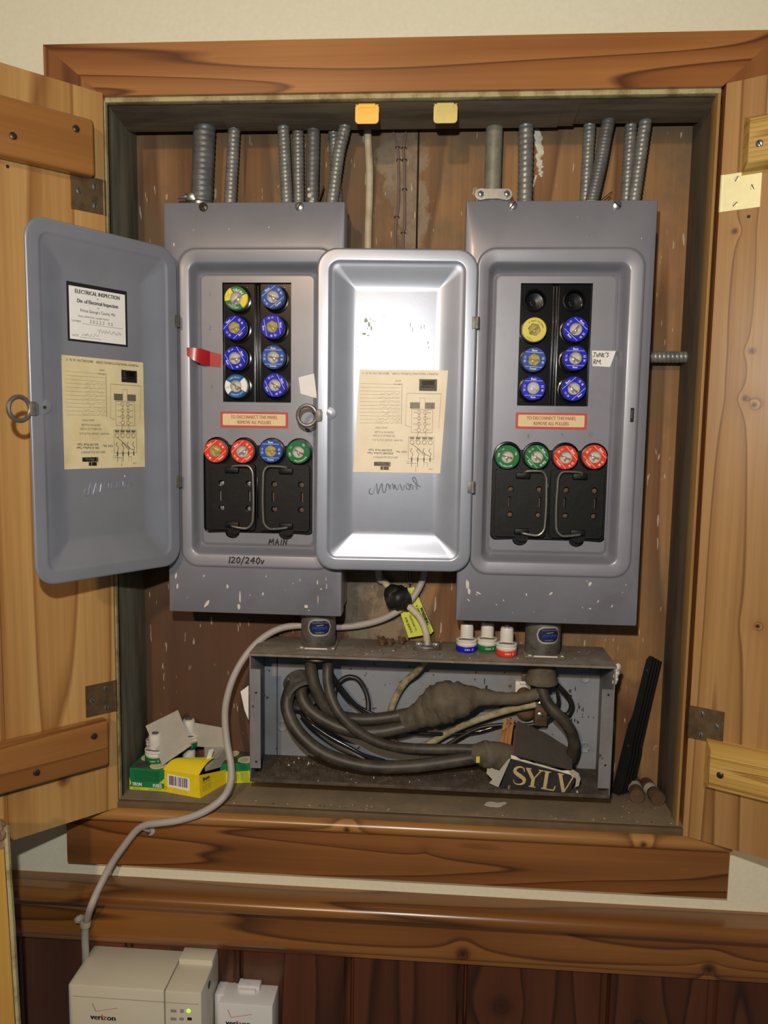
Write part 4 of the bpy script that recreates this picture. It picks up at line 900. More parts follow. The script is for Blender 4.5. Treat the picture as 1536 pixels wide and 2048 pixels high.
# ================================================================ CONDUITS AND CABLES AT THE TOP
def armor(name, label, pts, r, pitch, mat='armor', cat='conduit', amp=.13, group=None, gap=0, fit=True):
    t = thing(name, label, cat, pts[-1], 0, group); T = Matrix.Translation(-Vector(pts[-1]))
    m = MB(mat, T)
    def rf(L, a): 
        ph = (L/pitch - a/(2*PI)) % 1
        return 1+amp*(math.sin(PI*ph)**.6-.55)
    Ltot = sum((Vector(b)-Vector(a)).length for a, b in zip(pts, pts[1:])); res = max(4, int(Ltot/(pitch/7)/max(1, len(pts)-1)))
    m.tube(pts, r, 18, rfun=rf, res=res); m.build('spiral_armor', t, 60)
    return t, T
def up(px, py, Y, ext=50):
    a = P(px, py, Y); return a
def fitting(t, T, p, r, h=9, mat='dullsteel', screw_dx=None):
    m = MB(mat, T); p = Vector(p); m.lathe([(r*1.15, 0), (r*1.2, h*.3), (r*1.2, h*.7), (r*1.35, h*.75), (r*1.35, h), (r*1.05, h+1)], p, 'Z', 20)
    if screw_dx: m.screw(p+Vector((screw_dx, -r*1.1, h*.6)), 2.6, 'steel')
    m.build('box_connector', t)
zt = -185
def cond(px0, py0, px1, py1, r, pitch, label, Y=80, mat='armor', mid=None, amp=.13, fit=True):
    a = P(px0, py0, Y); b = P(px1, py1, Y); a2 = a+(a-b).normalized()*70; a2.z = min(a2.z, 40); b.z = zt+1
    pts = [a2, a]+([P(*mid, Y)] if mid else [])+[b]
    t, T = armor('flexible_conduit', label, pts, r, pitch, mat, amp=amp, group='flexible conduits entering the fuse panels')
    if fit: fitting(t, T, b-Vector((0, 0, .5)), r, 8, 'dullsteel', screw_dx=r*.9)
    return t, T, b
t, T, b = cond(409, 262, 402, 395, 14.5, 7.2, 'thick dark ribbed conduit entering the top left of the left panel', 78, 'armor_dark', amp=.07, fit=False)
m = MB('steel', T); m.lathe([(17, 0), (17.5, 2), (17.5, 13), (16, 15)], b-Vector((0, 0, 1)), 'Z', 28)
q = P(383, 396, 72); m.box(q.x-4, q.x+8, 62, 76, q.z-6, q.z+5, 2); m.lathe([(5, 0), (5, 4), (3, 5)], (q.x-3, 69, q.z), (-1, 0, 0), 14); m.tube([(q.x-7, 69, q.z), (q.x-18, 69, q.z)], 2.2, 10, rfun=lambda L, a: 1+.08*math.sin(L*6)); m.build('clamp_connector', t, label='shiny clamp with a sideways screw')
cond(468, 266, 459, 395, 8.0, 5.6, 'slim spiral conduit just right of the thick ribbed one, left panel')
cond(567, 265, 575, 398, 7.6, 5.2, 'spiral conduit leaning right, left one of the crossing pair above the left panel', 74)
cond(596, 264, 598, 398, 7.6, 5.2, 'upright spiral conduit behind the leaning one above the left panel', 90)
t, T, b = cond(627, 262, 624, 398, 8.6, 6.5, 'dull conduit with white paint smears at its foot above the left panel', 84, 'armor_dark', amp=.06)
m = MB('offwhite', T)
for dx, dz, rx, rz in ((-3, 30, 3, 6), (-2, 22, 4, 5), (1, 12, 4.5, 4), (-1, 6, 4, 3), (3, 17, 2, 3)): m.lathe([(rx*.8, 0), (rx*.5, .5), (0, .6)], b+Vector((dx, -math.sqrt(max(1, 84-dx*dx)), dz)), (dx*.12, -1, 0), 7)
m.build('paint_smears', t)
cond(667, 262, 676, 398, 7.2, 5, 'spiral conduit mostly hidden behind the bowed one, right end of the left panel', 97)
cond(688, 262, 662, 396, 7.8, 5.6, 'spiral conduit bowing left in front, right end of the left panel top', 76, mid=(677, 310))
m = MB('copper'); m.tube([P(636, 404, 84), P(648, 372, 88)], 1.3, 6); tag(m.build('wire_offcut'), 'short bare wire end sticking up between conduits on the left panel', 'wire')
# right panel
t = thing('rigid_conduit', 'smooth grey-green pipe with a two-screw strap above the right fuse box', 'conduit', P(985, 400, 84)); T = Matrix.Translation(-P(985, 400, 84))
m = MB('pipe', T); a = P(988, 256, 84); b = P(984, 400, 84); m.tube([a+Vector((1, 0, 80)), b-Vector((0, 0, 14))], 11.2, 24); m.build('pipe', t)
m = MB('dullsteel', T); c0 = P(987, 389, 66); cw = 26
o_ = [(c0.x-17+7.2*math.cos(a), c0.z+7.2*math.sin(a)) for a in [PI/2+PI*i/10 for i in range(11)]]+[(c0.x-7, c0.z-5.6), (c0.x+7, c0.z-5.6)]+[(c0.x+17+7.2*math.cos(a), c0.z-.5+7.2*math.sin(a)) for a in [-PI/2+PI*i/10 for i in range(11)]]+[(c0.x+7, c0.z+6.6), (c0.x-7, c0.z+6.6)]
m.prism(o_, 64, 67.5, 'steel'); m.prism([(x*.96+c0.x*.04, z-3) for x, z in o_], 70, 96, 'dullsteel'); s1 = m.build('strap', t)
for dx in (-17, 17):
    m = MB('dullsteel', T); m.lathe([(4.6, 0), (4.6, 1.4), (3.4, 1.6)], (c0.x+dx, 64, c0.z), 'Y', 6); m.screw((c0.x+dx, 62.4, c0.z), 3.3, 'steel', slot=.9+dx*.02); m.build('strap_screw', s1)
cond(1052, 258, 1050, 396, 9.4, 7.0, 'thick spiral conduit right of the smooth pipe, right panel', 80)
cond(1179, 258, 1170, 398, 7.6, 5.2, 'shiny upright spiral conduit left of the dark bent one, right panel', 88)
cond(1214, 256, 1180, 398, 8.4, 4.4, 'dark ribbed conduit curving down to the left, right panel', 74, 'armor_dark', mid=(1200, 330), amp=.06)
cond(1262, 256, 1252, 398, 7.6, 5.4, 'upright spiral conduit, left one of the rightmost pair', 90)
cond(1289, 256, 1266, 398, 7.8, 5.6, 'spiral conduit leaning left, right one of the rightmost pair', 76)
a = P(1299, 714, 84); b = P(1356, 714, 84)
t, T = armor('flexible_conduit', 'short horizontal spiral conduit running from the right panel side to the jamb', [(X1+8, 84, b.z), (a.x+20, 84, a.z), (762, 84, a.z)], 7.4, 5.6, 'armor', group='flexible conduits entering the fuse panels')
m = MB('copper'); 
for pts in (([P(1200, 402, 90), P(1224, 383, 96)]), ([P(1206, 402, 92), P(1221, 393, 96)])): m.tube(pts, .7, 5)
tag(m.build('loose_strand', None), 'thin dark strands poking up behind the top of the right panel', 'wire')
# white putty on the right panel top and plaster smear on the plywood
m = MB('offwhite')
for px, py, rx, rz in ((1160, 400, 9, 2.5), (1180, 402, 14, 2.6), (1186, 398, 5, 4)):
    q = P(px, py, 30); m.lathe([(rx, 0), (rx*.8, rz*.7), (0, rz)], (q.x, 34, -187), 'Z', 10)
tag(m.build('putty_smear'), 'whitish putty around the dark conduit on the right panel top', 'putty')
m = MB('offwhite'); rr = random.Random(11)
for i in range(26):
    px = 1074+i*.35+rr.uniform(-3, 3); py = 262+i*3.6; q = P(px, py, DB-.7); m.lathe([(rr.uniform(2.2, 5.5)*(1 if i < 20 else .5), 0), (2, 1.1), (0, 1.5)], q, (rr.uniform(-.3, .3), -1, rr.uniform(-.4, .4)), 7)
for i in range(7): q = P(1072-i*1.2, 352+i*4, DB-.7); m.lathe([(1.6, 0), (0, .8)], q, 'Y', 7)
tag(m.build('plaster_smear'), 'ragged white plaster smear on the plywood beside the thick spiral conduit', 'plaster')
m = MB('cableWhite'); m.tube([P(735, 200, 96), P(735, 262, 96), P(739, 334, 97), P(738.5, 404, 97), P(736, 494, 98), P(738, 700, 100), P(745, 1000, 100), P(757, 1145, 100), P(768, 1162, 99), P(783, 1182, 97)], 5.2, 12, res=6)
tag(m.build('white_cable'), 'off-white round cable hanging between the two fuse panels', 'cable')
for pts, st, lab in (([(783, 225), (786, 260), (794.5, 292), (797, 334), (797, 404), (793, 439), (791, 494), (796, 800), (812, 1120), (818, 1168)], [(795.5, 295), (798, 320), (793.5, 434)], 'left one of the twin brown bell wires stapled to the plywood'),
                ([(815, 225), (812, 261), (807, 299), (809, 334), (809, 451), (806, 494), (806, 800), (818, 1120), (823, 1168)], [(808, 296), (809, 320), (809, 379), (807, 466)], 'right one of the twin brown bell wires stapled to the plywood')):
    t = thing('bell_wire', lab, 'wire', P(*pts[-1], 106), 0, 'bell wires between the panels'); T = Matrix.Translation(-P(*pts[-1], 106))
    m = MB('thinwire', T); m.tube([P(x, y, 106) for x, y in pts], 1.9, 8, res=4); m.build('wire', t)
    for x, y in st:
        m = MB('screwdark', T); q = P(x, y, 106); m.tube([(q.x-3.2, 108.5, q.z-.5), (q.x-3, 105, q.z), (q.x-1.5, 103.4, q.z+.6), (q.x+1.5, 103.4, q.z+.6), (q.x+3, 105, q.z), (q.x+3.2, 108.5, q.z-.5)], .6, 6, res=2); m.build('staple', t)

# ================================================================ CABLES BELOW THE PANELS, TAG, TAPE
m = MB('cableGrey')
gp = [(852, 1120, 96), (845, 1160, 95), (825, 1196, 92), (800, 1219, 92), (765, 1238, 95), (720, 1250, 98), (672, 1254.5, 99), (640, 1254, 99), (600, 1251, 97), (560, 1257, 88), (524, 1277, 76), (494, 1308, 62), (470, 1348, 52), (455, 1392, 46), (450, 1432, 42), (454, 1484, 34), (462, 1528, 24), (461, 1566, 10), (444, 1598, -8), (405, 1625, -15), (360, 1640, -16), (318, 1646, -15), (292, 1650, -10), (272, 1662, -6.5), (246, 1695, -6), (222, 1730, -6), (200, 1772, -18), (184, 1808, -34), (176, 1832, -24), (172, 1845, -16), (170, 1870, -15), (171, 1900, -18), (172, 1930, -18)]
m.tube([P(x, y, Y) for x, y, Y in gp], 5.0, 12, res=6); tag(m.build('grey_cable'), 'long pale grey cable looping past the trough and over the sill to the wall box', 'cable')
t = thing('yellow_warning_tag', 'yellow folded warning tag hanging behind the black tape lump', 'tag', P(840, 1275, 90)); T = Matrix.Translation(-P(840, 1275, 90))
cs = [P(813, 1177, 100), P(828, 1174, 100), P(867, 1262, 92), P(862, 1268, 91), P(817, 1275.5, 90), P(801, 1226, 96)]
m = MB('acid', T); m.quadbox(cs, [c+Vector((0, .4, 0)) for c in cs]); m.build('card', t)
dv = (P(866, 1262, 90)-P(829, 1176, 98)).normalized(); uv = Vector((-dv.z, 0, dv.x)); uv = Vector((dv.z*-1, 0, dv.x)).normalized()
m = MB('ink', T); 
for s_, px, py, sz, b in (('WARNING', 849, 1232, 6.4, .3), ('IF THIS CARD IS', 839, 1226, 4, .05), ('TELEPHONE CO.', 826, 1246, 4, .05), ('FOR SERVICE', 817, 1250, 4.8, .1)):
    y = {849: 93.4, 839: 94.2, 826: 93.2, 817: 92.6}[px]; m.text(s_, P(px, py, y)-Vector((0, .9, 0)), sz, 'ink', dv, uv, xs=.85, bold=b)
m.build('printed_text', t)
m = MB('tapeblack'); c = P(797, 1196, 92); rr = random.Random(2)
m.tube([c+Vector((-15, 3, 14)), c+Vector((-9, 0, 8)), c, c+Vector((8, 0, -7)), c+Vector((13, 0, -13))], [7, 14.5, 17.5, 15.5, 8], 22, res=7, rfun=lambda L, a: 1+.06*math.sin(a*3+L*.2)+.05*math.sin(a*5-L*.35))
m.tube([c+Vector((-16, -3, -5)), c+Vector((0, -4, 1)), c+Vector((15, -2, 6))], [12, 16, 11], 18, res=6, rfun=lambda L, a: 1+.07*math.sin(a*4+L*.3))
m.tube([P(776, 1172, 96), P(784, 1182, 95), P(795, 1195, 92)], [5.5, 7.5, 11], 10); m.tube([c, P(815, 1212, 90), P(821, 1216, 90)], [10, 9, 4], 9)
tag(m.build('tape_lump', None, 50), 'lump of black electrical tape joining white cables between the panels', 'tape')
m = MB('cableWhite'); m.tube([P(810, 1208, 90), P(822, 1217, 84), P(840, 1236, 76), P(851, 1262, 70), P(855, 1290, 66)], 5.0, 12, res=6); 
tag(m.build('white_cable'), 'short white cable curving from the tape lump down into the trough clamp', 'cable')
t = thing('cable_clamp', 'oval zinc cable clamp with two screws on the trough top, around the white cable', 'clamp', (497, 66, -778)); 
m = MB('dullsteel'); pr = []
m.T = Matrix.Diagonal((1.0, .62, 1, 1)); m.lathe([(20, 0), (20, 1.6), (16.5, 2.2), (15.5, 5), (9, 6.5), (6.5, 11), (5.6, 11), (5.6, 3)], (0, 0, 0), 'Z', 28, close=False); m.T = Matrix.Identity(4)
m.box(-17, -6, -5, 5, 2, 10, 2); m.box(6, 17, -5, 5, 2, 10, 2); m.build('clamp_body', t)
for dx in (-12, 12):
    m = MB(); m.screw((dx, -5, 6), 2.8, 'steel', slot=.4); m.build('clamp_screw', t)

# ================================================================ NIPPLES BETWEEN PANELS AND TROUGH
def nipple(label, cx, cy, text1):
    t = thing('conduit_nipple', label, 'pipe fitting', (cx, cy, -778)); r = 24.2
    m = MB('dullsteel')
    def rf(z): return r
    prof = [(r-1, 0), (r, 1)]
    for i in range(7): prof += [(r+.3, 2+i*1.8), (r-.8, 2.9+i*1.8)]
    prof += [(r-.3, 16), (r, 17), (r, 53)]
    m.lathe(prof, (0, 0, 0), 'Z', 40); m.build('pipe_body', t, 50)
    def curved(mat, hw, z0, z1, rr, off, rad):
        q = MB(mat); pts = rrect(-hw, hw, z0, z1, rad, 8); mid = [( r+off, a/r) for a in (0,)]
        mi = q.mi(mat); c = q.v(((r+off)*math.sin(rr), -(r+off)*math.cos(rr), (z0+z1)/2)); vs = []
        for x, z in pts: a = x/r+rr; vs.append(q.v(((r+off)*math.sin(a), -(r+off)*math.cos(a), z)))
        # strip fill in columns so it follows the curve
        cols = {}
        q.bm.clear(); n = 18
        row = []
        for i in range(n+1):
            x = -hw+2*hw*i/n; dx = max(0, abs(x)-(hw-rad)); h = (z1-z0)/2-(rad-math.sqrt(max(0, rad*rad-dx*dx))); a = x/r+rr; zc = (z0+z1)/2
            row.append((q.v(((r+off)*math.sin(a), -(r+off)*math.cos(a), zc-h)), q.v(((r+off)*math.sin(a), -(r+off)*math.cos(a), zc+h))))
        for a, b in zip(row, row[1:]): q.f([a[0], b[0], b[1], a[1]], mi)
        return q
    rr = .22
    q = curved('silverlabel', 17, 19, 43, rr, .25, 11.5); lb = q.build('maker_label', t)
    q = curved('navy', 15, 21.5, 40.5, rr, .45, 9.3); q.build('label_print', t)
    q = MB(); n = Vector((math.sin(rr), -math.cos(rr), 0)); R = Vector((math.cos(rr), math.sin(rr), 0))
    q.stroke([(-10+i*1.25, (2.6 if i % 2 else -2.2)*(.6+.4*math.sin(i*1.7+len(text1)))) for i in range(17)], .9, n*(r+1.0)+Vector((0, 0, 30.5)), 'blueB', R); q.text('THE PRODUCTS CO.', n*(r+.7)+Vector((0, 0, 38)), 2.4, 'silverlabel', R, (0, 0, 1)); q.text('ELIZABETH', n*(r+.7)+Vector((0, 0, 24)), 2.4, 'silverlabel', R, (0, 0, 1)); q.stroke([(-4, 0), (5, 1)], .9, n*(r+1.1)+Vector((0, 0, 34)), 'silverlabel', R); q.build('label_lettering', t)
    q = MB('offwhite'); q.box(-15, 17, -28.5, -26.6, 1.2, 3.6, .8); q.box(-22, -17, -25, -20, 1.2, 3, .8); q.box(22, 26, -24, -20, 1.2, 3, .8); q.build('paint_ridge', t, label='worn white edge of the base flange')
    q = MB('jbtop'); q.box(-27, 27, -27, 27, -.2, 1.8, 1); q.build('base_flange', t)
    return t
nipple('short threaded pipe with a blue oval label under the left panel', 343, 66, 'a'); nipple('short threaded pipe with a blue oval label under the right panel, beside the spare fuses', 656, 66, 'abc')

# ================================================================ JUNCTION TROUGH
t = thing('junction_trough', 'open blue-grey steel wiring trough standing below both fuse panels', 'junction box', (255, 20, -962)); T = Matrix.Translation(-Vector((255, 20, -962)))
JX0, JX1, JZ0, JZ1 = 255.5, 746.5, -962, -778.6
m = MB('jbtop', T); m.box(JX0, JX1+1, 19, 108, JZ1-1.4, JZ1, .4); m.box(JX0, JX1+1, 19, 20.2, JZ1-4.6, JZ1, .3); m.build('top_plate', t)
m = MB('jbgrey', T); m.box(JX0, JX1, 106.8, 108, JZ0, JZ1-1.5); 
m.box(275, 276, 105.8, 107, JZ0+2, JZ1-3, mat='seamdark')
for px, py in ((1170, 1355), (1170, 1495), (565, 1452)):
    q = P(px, py, 106); m.lathe([(9, 0), (8.6, .8), (7, 1.2), (5.5, .4), (0, .2)], (q.x, 106.8, q.z), 'Y', 24)
m.build('back_plate', t)
m = MB('jbside', T); m.box(JX0, JX0+1.4, 20, 107, JZ0, JZ1-1.5, .3); m.build('side_plate', t)
m = MB('jbside', T); m.box(JX1-1.4, JX1, 20, 107, JZ0, JZ1-1.5, .3); m.build('side_plate', t)
m = MB('jbfloor', T); m.box(JX0, JX1, 20, 107, JZ0, JZ0+1.4, .3); m.box(JX0, JX1, 19.4, 20.4, JZ0-.5, JZ0+4.5, .3, 'jbfloor'); m.build('bottom_plate', t)
for xa, xb, z0, z1 in ((JX0+.5, JX0+15, -943, -802), (JX1-16.5, JX1-1, -949, -812)):
    m = MB('jbside', T); zm = [P(0, y, 20).z for y in (1366, 1501)] if xa < 400 else [P(1200, 1390, 20).z, P(1200, 1531, 20).z]
    m.prism([(xa, z0), (xb, z0), (xb, z1), (xa, z1)], 20.8, 22.2, holes=[[((xa+xb)/2+1+1.7*math.cos(2*PI*i/12), z+1.7*math.sin(2*PI*i/12)) for i in range(12)] for z in zm]); m.build('cover_flange', t)
m = MB('offwhite', T)
for i in range(6): m.lathe([(3+rr.random()*2, 0), (2, 2), (0, 3)], (748+rr.uniform(-1, 2), 22+i, -781-i*4.5), (.5, -1, .2), 7)
m.build('caulk_blob', t, label='whitish caulk on the top right corner')
m = MB('dullsteel', T); m.lathe([(21, 0), (22, 1.5), (21, 4), (15, 5), (15, 2)], (343, 60, JZ1-16), 'Z', 32, close=False); m.lathe([(21, 0), (21.5, -2), (20, -5)], (343, 62, JZ1-1.5), 'Z', 32); m.build('locknut', t)
m = MB('steel', T); m.lathe([(23, 0), (23.5, -2), (20, -5)], (657, 62, JZ1-1.5), 'Z', 32); m.build('locknut', t)
m = MB('tape', T); m.lathe([(18.5, 0), (18.6, -6), (18.8, -17), (20, -24), (22.8, -30), (22.6, -34), (17, -35)], (656, 62, JZ1-6), 'Z', 36); m.build('bushing', t, label='grey-brown flared bushing below the right locknut')
# side entry fitting, top left
m = MB('dullsteel', T); c = P(604, 1382, 78); ax = Vector((.45, -.8, -.35)).normalized()
m.lathe([(22, -22), (22, 4), (25, 5), (26, 8), (25.5, 12), (22, 13.5), (20, 12), (20, -10)], c, ax, 36, close=False); m.lathe([(20, -6), (0, -6)], c, ax, 24, 'hole', close=False)
for dx, dz in ((-22, 22), (-24, -20)): m.lathe([(2.4, 0), (2, 1.6), (0, 2)], c+ax*8+Vector((dx, 0, dz)), 'Y', 10, 'steel')
m.build('entry_fitting', t, label='large round conduit fitting at the left end')
m = MB('seamdark', T); rr2 = random.Random(8)
for i in range(16): q = P(1150+rr2.uniform(-10, 18), 1365+rr2.uniform(0, 110), 106); m.blob((q.x, q.z), rr2.uniform(.4, 1.6), rr2.uniform(1, 4), 106.4, 'rubberdark')
for px, py, rx, rz in ((952, 1345, .8, 2.5), (969, 1363, .7, 5), (973, 1374, 1.6, 3)): q = P(px, py, 106); m.blob((q.x, q.z), rx, rz, 106.4, 'rubberdark')
m.build('black_drips', t)

def cable(name, label, pts, r, mat, cat='cable', seg=14, group=None, res=6, rfun=None):
    m = MB(mat); m.tube([P(x, y, Y) for x, y, Y in pts], r, seg, res=res, rfun=rfun); return tag(m.build(name), label, cat, group)
G = 'thick black feeder cables in the trough'
cable('feeder_cable', 'lowest thick feeder cable, sweeping from the round fitting to the right-hand splice', [(590, 1360, 84), (578, 1386, 68), (574, 1415, 58), (587, 1450, 50), (611, 1480, 44), (648, 1507, 38), (698, 1525, 34), (755, 1534, 34), (829, 1532, 38), (898, 1523, 44), (955, 1514, 48), (985, 1511, 50)], 9.3, 'rubber', group=G)
cable('feeder_cable', 'thick feeder cable from the round fitting to the underside of the big tape splice', [(612, 1362, 86), (602, 1385, 70), (616, 1416, 60), (650, 1441, 54), (695, 1460, 52), (742, 1465, 52), (790, 1458, 54), (835, 1447, 58)], 9.0, 'rubber', group=G)
cable('feeder_cable', 'thick feeder cable dropping from the left locknut into the top of the big splice', [(622, 1310, 62), (622, 1340, 62), (630, 1372, 60), (646, 1405, 60), (668, 1428, 62), (710, 1438, 66), (760, 1437, 68), (830, 1425, 70)], 8.6, 'rubber', group=G)
cable('feeder_cable', 'long feeder cable from the left locknut crossing to the right-hand splice', [(655, 1310, 62), (655, 1335, 62), (657, 1374, 52), (672, 1416, 42), (698, 1448, 38), (732, 1473, 38), (774, 1490, 40), (829, 1497, 46), (900, 1498, 50), (950, 1499, 52), (975, 1501, 54)], 7.2, 'rubber', group=G)
cable('feeder_cable', 'thick feeder cable curling down the right side behind the torn black carton', [(1082, 1370, 62), (1092, 1402, 58), (1110, 1424, 54), (1133, 1449, 52), (1146, 1474, 54), (1147, 1498, 58), (1140, 1520, 64)], 8.2, 'rubber', group=G)
def lump(L, a): return 1+.05*math.sin(L*.35+a*2)+.04*math.sin(L*.9-a*3)
m = MB('tape'); m.tube([P(x, y, Y) for x, y, Y in ((805, 1443, 60), (830, 1434, 60), (860, 1420, 58), (888, 1405, 56), (925, 1399, 56), (955, 1394, 58), (1000, 1397, 60), (1040, 1396, 62), (1085, 1385, 64))], [13, 16, 24, 30, 24, 13, 9, 8.5, 8], 20, res=6, rfun=lump)
tag(m.build('taped_splice'), 'big bulging cloth-taped splice in the middle of the trough', 'splice')
m = MB('tape'); m.tube([P(x, y, Y) for x, y, Y in ((942, 1505, 50), (955, 1507, 50), (968, 1508, 52), (1005, 1513, 56), (1050, 1524, 62))], [10, 15, 18, 19, 18], 20, res=6, rfun=lump)
m.box(P(952, 1520, 36).x, P(956, 1520, 36).x+2, 32, 34, P(952, 1523, 36).z, P(952, 1511, 36).z, mat='fuseyellow')
tag(m.build('taped_splice'), 'smaller cloth-taped splice running into the torn black carton', 'splice')
cable('cloth_cable', 'old tan cloth-covered cable hooking down from the trough top behind the big splice', [(853, 1318, 70), (846, 1328, 74), (832, 1345, 80), (812, 1362, 88), (795, 1388, 94), (782, 1420, 96), (777, 1450, 97), (782, 1476, 98), (800, 1492, 98), (835, 1494, 96), (862, 1485, 92), (910, 1458, 86), (965, 1436, 80), (1020, 1419, 76), (1072, 1408, 72)], 5.0, 'fibrecable')
cable('thin_black_wire', 'glossy thin black wire slanting from the left locknut to the upper feeder cable', [(650, 1325, 72), (659, 1348, 74), (680, 1378, 78), (703, 1405, 80), (736, 1429, 78), (770, 1440, 76)], 2.6, 'blackgloss', 'wire')
cable('thin_black_wire', 'second glossy thin black wire just behind the slanting one', [(655, 1325, 78), (666, 1350, 82), (690, 1384, 86), (716, 1412, 86), (752, 1430, 84)], 2.4, 'blackgloss', 'wire')
cable('thin_black_wire', 'glossy thin wire running between the two lower feeder cables', [(600, 1425, 60), (618, 1444, 50), (656, 1471, 44), (700, 1495, 40), (728, 1510, 38), (770, 1522, 40)], 2.6, 'blackgloss', 'wire')
cable('thin_black_wire', 'paired glossy wire hugging the lowest feeder cable', [(604, 1432, 64), (624, 1452, 56), (665, 1480, 50), (710, 1502, 46), (742, 1520, 46)], 2.3, 'rubberdark', 'wire')
cable('black_loop_wire', 'thin black wire arching in a half loop against the back of the trough', [(668, 1398, 88), (670, 1380, 92), (680, 1363, 96), (697, 1354, 98), (716, 1359, 98), (730, 1380, 96), (736, 1402, 92), (736, 1425, 86)], 3.6, 'rubberdark', 'wire')
cable('thin_black_wire', 'glossy wire running right under the big splice towards the ground clamp', [(780, 1462, 84), (860, 1468, 86), (912, 1468, 88), (960, 1462, 90), (1010, 1449, 90), (1060, 1455, 88), (1100, 1437, 84), (1112, 1420, 80)], 2.8, 'blackgloss', 'wire')
cable('thin_black_wire', 'second glossy wire slanting up behind the torn carton', [(880, 1500, 86), (905, 1483, 86), (958, 1456, 86), (1012, 1449, 84), (1065, 1449, 84), (1102, 1432, 80), (1116, 1408, 78), (1115, 1385, 72)], 2.6, 'rubberdark', 'wire')
cable('black_loop_wire', 'thin black wire curving out right of the flared bushing', [(1112, 1368, 74), (1126, 1382, 84), (1140, 1400, 90), (1143, 1416, 92), (1134, 1430, 92), (1122, 1428, 88)], 4.0, 'rubberdark', 'wire')
t = thing('ground_clamp', 'rusty bronze ground clamp with two round screws in the trough', 'clamp', P(1070, 1440, 88)); T = Matrix.Translation(-P(1070, 1440, 88))
m = MB('rust', T); c = P(1082, 1421, 78); m.box(c.x-9, c.x+9, 74, 92, c.z-22, c.z+14, 2.5); c2 = P(1052, 1424, 90); m.lathe([(13, 0), (14, 3), (11, 6), (7, 7)], (c2.x, 96, c2.z), 'Y', 20); c3 = P(1049, 1392, 84); m.lathe([(10.5, 0), (11.5, 4), (9, 9), (0, 11)], (c3.x, 92, c3.z), 'Y', 20); m.box(c2.x-16, c.x, 94, 99, c2.z-6, c2.z+8, 1); m.build('clamp_body', t)
for px, py in ((1081, 1409), (1080, 1431)):
    q = P(px, py, 73); m = MB(None, T); m.screw((q.x, 73.6, q.z), 4.6, 'steel', slot=1.2); m.build('clamp_screw', t)
m = MB('porcelain'); q = P(1048, 1376, 98); m.box(q.x-13, q.x+9, 92, 106, q.z-14, q.z+11, 1.2); m.box(q.x-7, q.x+8, 88, 94, q.z+8, q.z+13, 1); m.box(q.x-5, q.x+6, 88, 92, q.z+13, q.z+24, .6, 'rust')
tag(m.build('terminal_box'), 'small white terminal box on the back of the trough, half hidden by the bushing', 'terminal box')
m = MB('dirt'); rr = random.Random(4)
for i in range(3600):
    x = rr.uniform(JX0+6, JX1-30); y = rr.uniform(26, 102)
    if rr.random() < .45: x = rr.uniform(290, 480)
    r = rr.uniform(.5, 2.2)*(1.2 if rr.random() < .1 else .8); c = Vector((x, y, JZ0+1.5)); vs = [m.v(c+Vector((r*math.cos(a)*rr.uniform(.7, 1.2), r*math.sin(a)*rr.uniform(.7, 1.2), rr.uniform(0, .3)))) for a in (0, 2.1, 4.2)]; tp_ = m.v(c+Vector((0, 0, r*rr.uniform(.8, 2.0)))); mi = m.mi('dirt' if rr.random() < .985 else 'offwhite')
    for a, b in ((0, 1), (1, 2), (2, 0)): m.f([vs[a], vs[b], tp_], mi)
tag(m.build('dirt_crumbs'), 'dirt and crumbs scattered over the bottom of the trough', 'dirt', kind='stuff')

# ================================================================ SMALL THINGS ON THE TROUGH TOP
def spare_fuse(label, x, y, z, ring, up_=True, tilt=0, s=.95, g='spare plug fuses with bases up on the trough top', txt='15'):
    t = thing('spare_plug_fuse', label, 'fuse', (x, y, z), 0, g); t.rotation_euler = (tilt, 0, .3)
    m = MB('porcelain'); k_ = s
    prof = [(13.6*k_, 8*k_), (15*k_, 9.5*k_), (15*k_, 12*k_), (13.3*k_, 13.4*k_), (13.6*k_, 14.6*k_), (15.2*k_, 15.4*k_), (15.2*k_, 17.2*k_), (14*k_, 18*k_), (10.2*k_, 18.5*k_)]
    for i in range(5): prof += [(9.9*k_, (20+i*3.3)*k_), (9.2*k_, (21.6+i*3.3)*k_)]
    prof += [(9.4*k_, 37*k_), (8.4*k_, 40*k_), (5*k_, 41*k_)]
    m.lathe(prof, (0, 0, 0), 'Z', 32, close=False); m.build('porcelain_body', t, 50)
    m = MB(ring); m.lathe([(0, 0), (14.4*k_, 0), (15.3*k_, 1), (15.3*k_, 7), (14.8*k_, 8.6*k_), (13.4*k_, 8.8*k_)], (0, 0, 0), 'Z', 36, close=False)
    for i, a in enumerate((-.35, -.15, .25)):
        n = Vector((math.sin(a), -math.cos(a), 0)); R = Vector((math.cos(a), math.sin(a), 0)); m.text(('BUSS', 'TYPE', txt)[i], n*15.6*k_+Vector((0, 0, 4.5)), 3.0 if i < 2 else 4.4, 'white', R, (0, 0, 1), xs=.7)
    m.build('coloured_ring', t, 50)
    m = MB('dullsteel'); m.lathe([(5*k_, 41*k_), (4.6*k_, 42.2*k_), (2, 42.8*k_), (2, 42*k_), (0, 42*k_)], (0, 0, 0), 'Z', 20, close=False); m.build('end_contact', t)
    m = MB('wire'); m.tube([(-13*k_, -4, 18.2*k_), (-8*k_, -10.5*k_, 20.5*k_), (0, -12.2*k_, 19.6*k_), (7*k_, -10.8*k_, 18.4*k_)], .9, 6); m.build('spring_wire', t)
    return t
JT = -778.4
spare_fuse('spare fuse with blue ring, base up on the trough top', 551.5, 66, JT, 'blueA'); spare_fuse('spare fuse with green ring, base up, middle of the three on the trough top', 580.5, 74, JT, 'fusegreen'); spare_fuse('spare fuse with orange-red ring, base up, closest to the right pipe', 605.5, 52, JT, 'fusered')
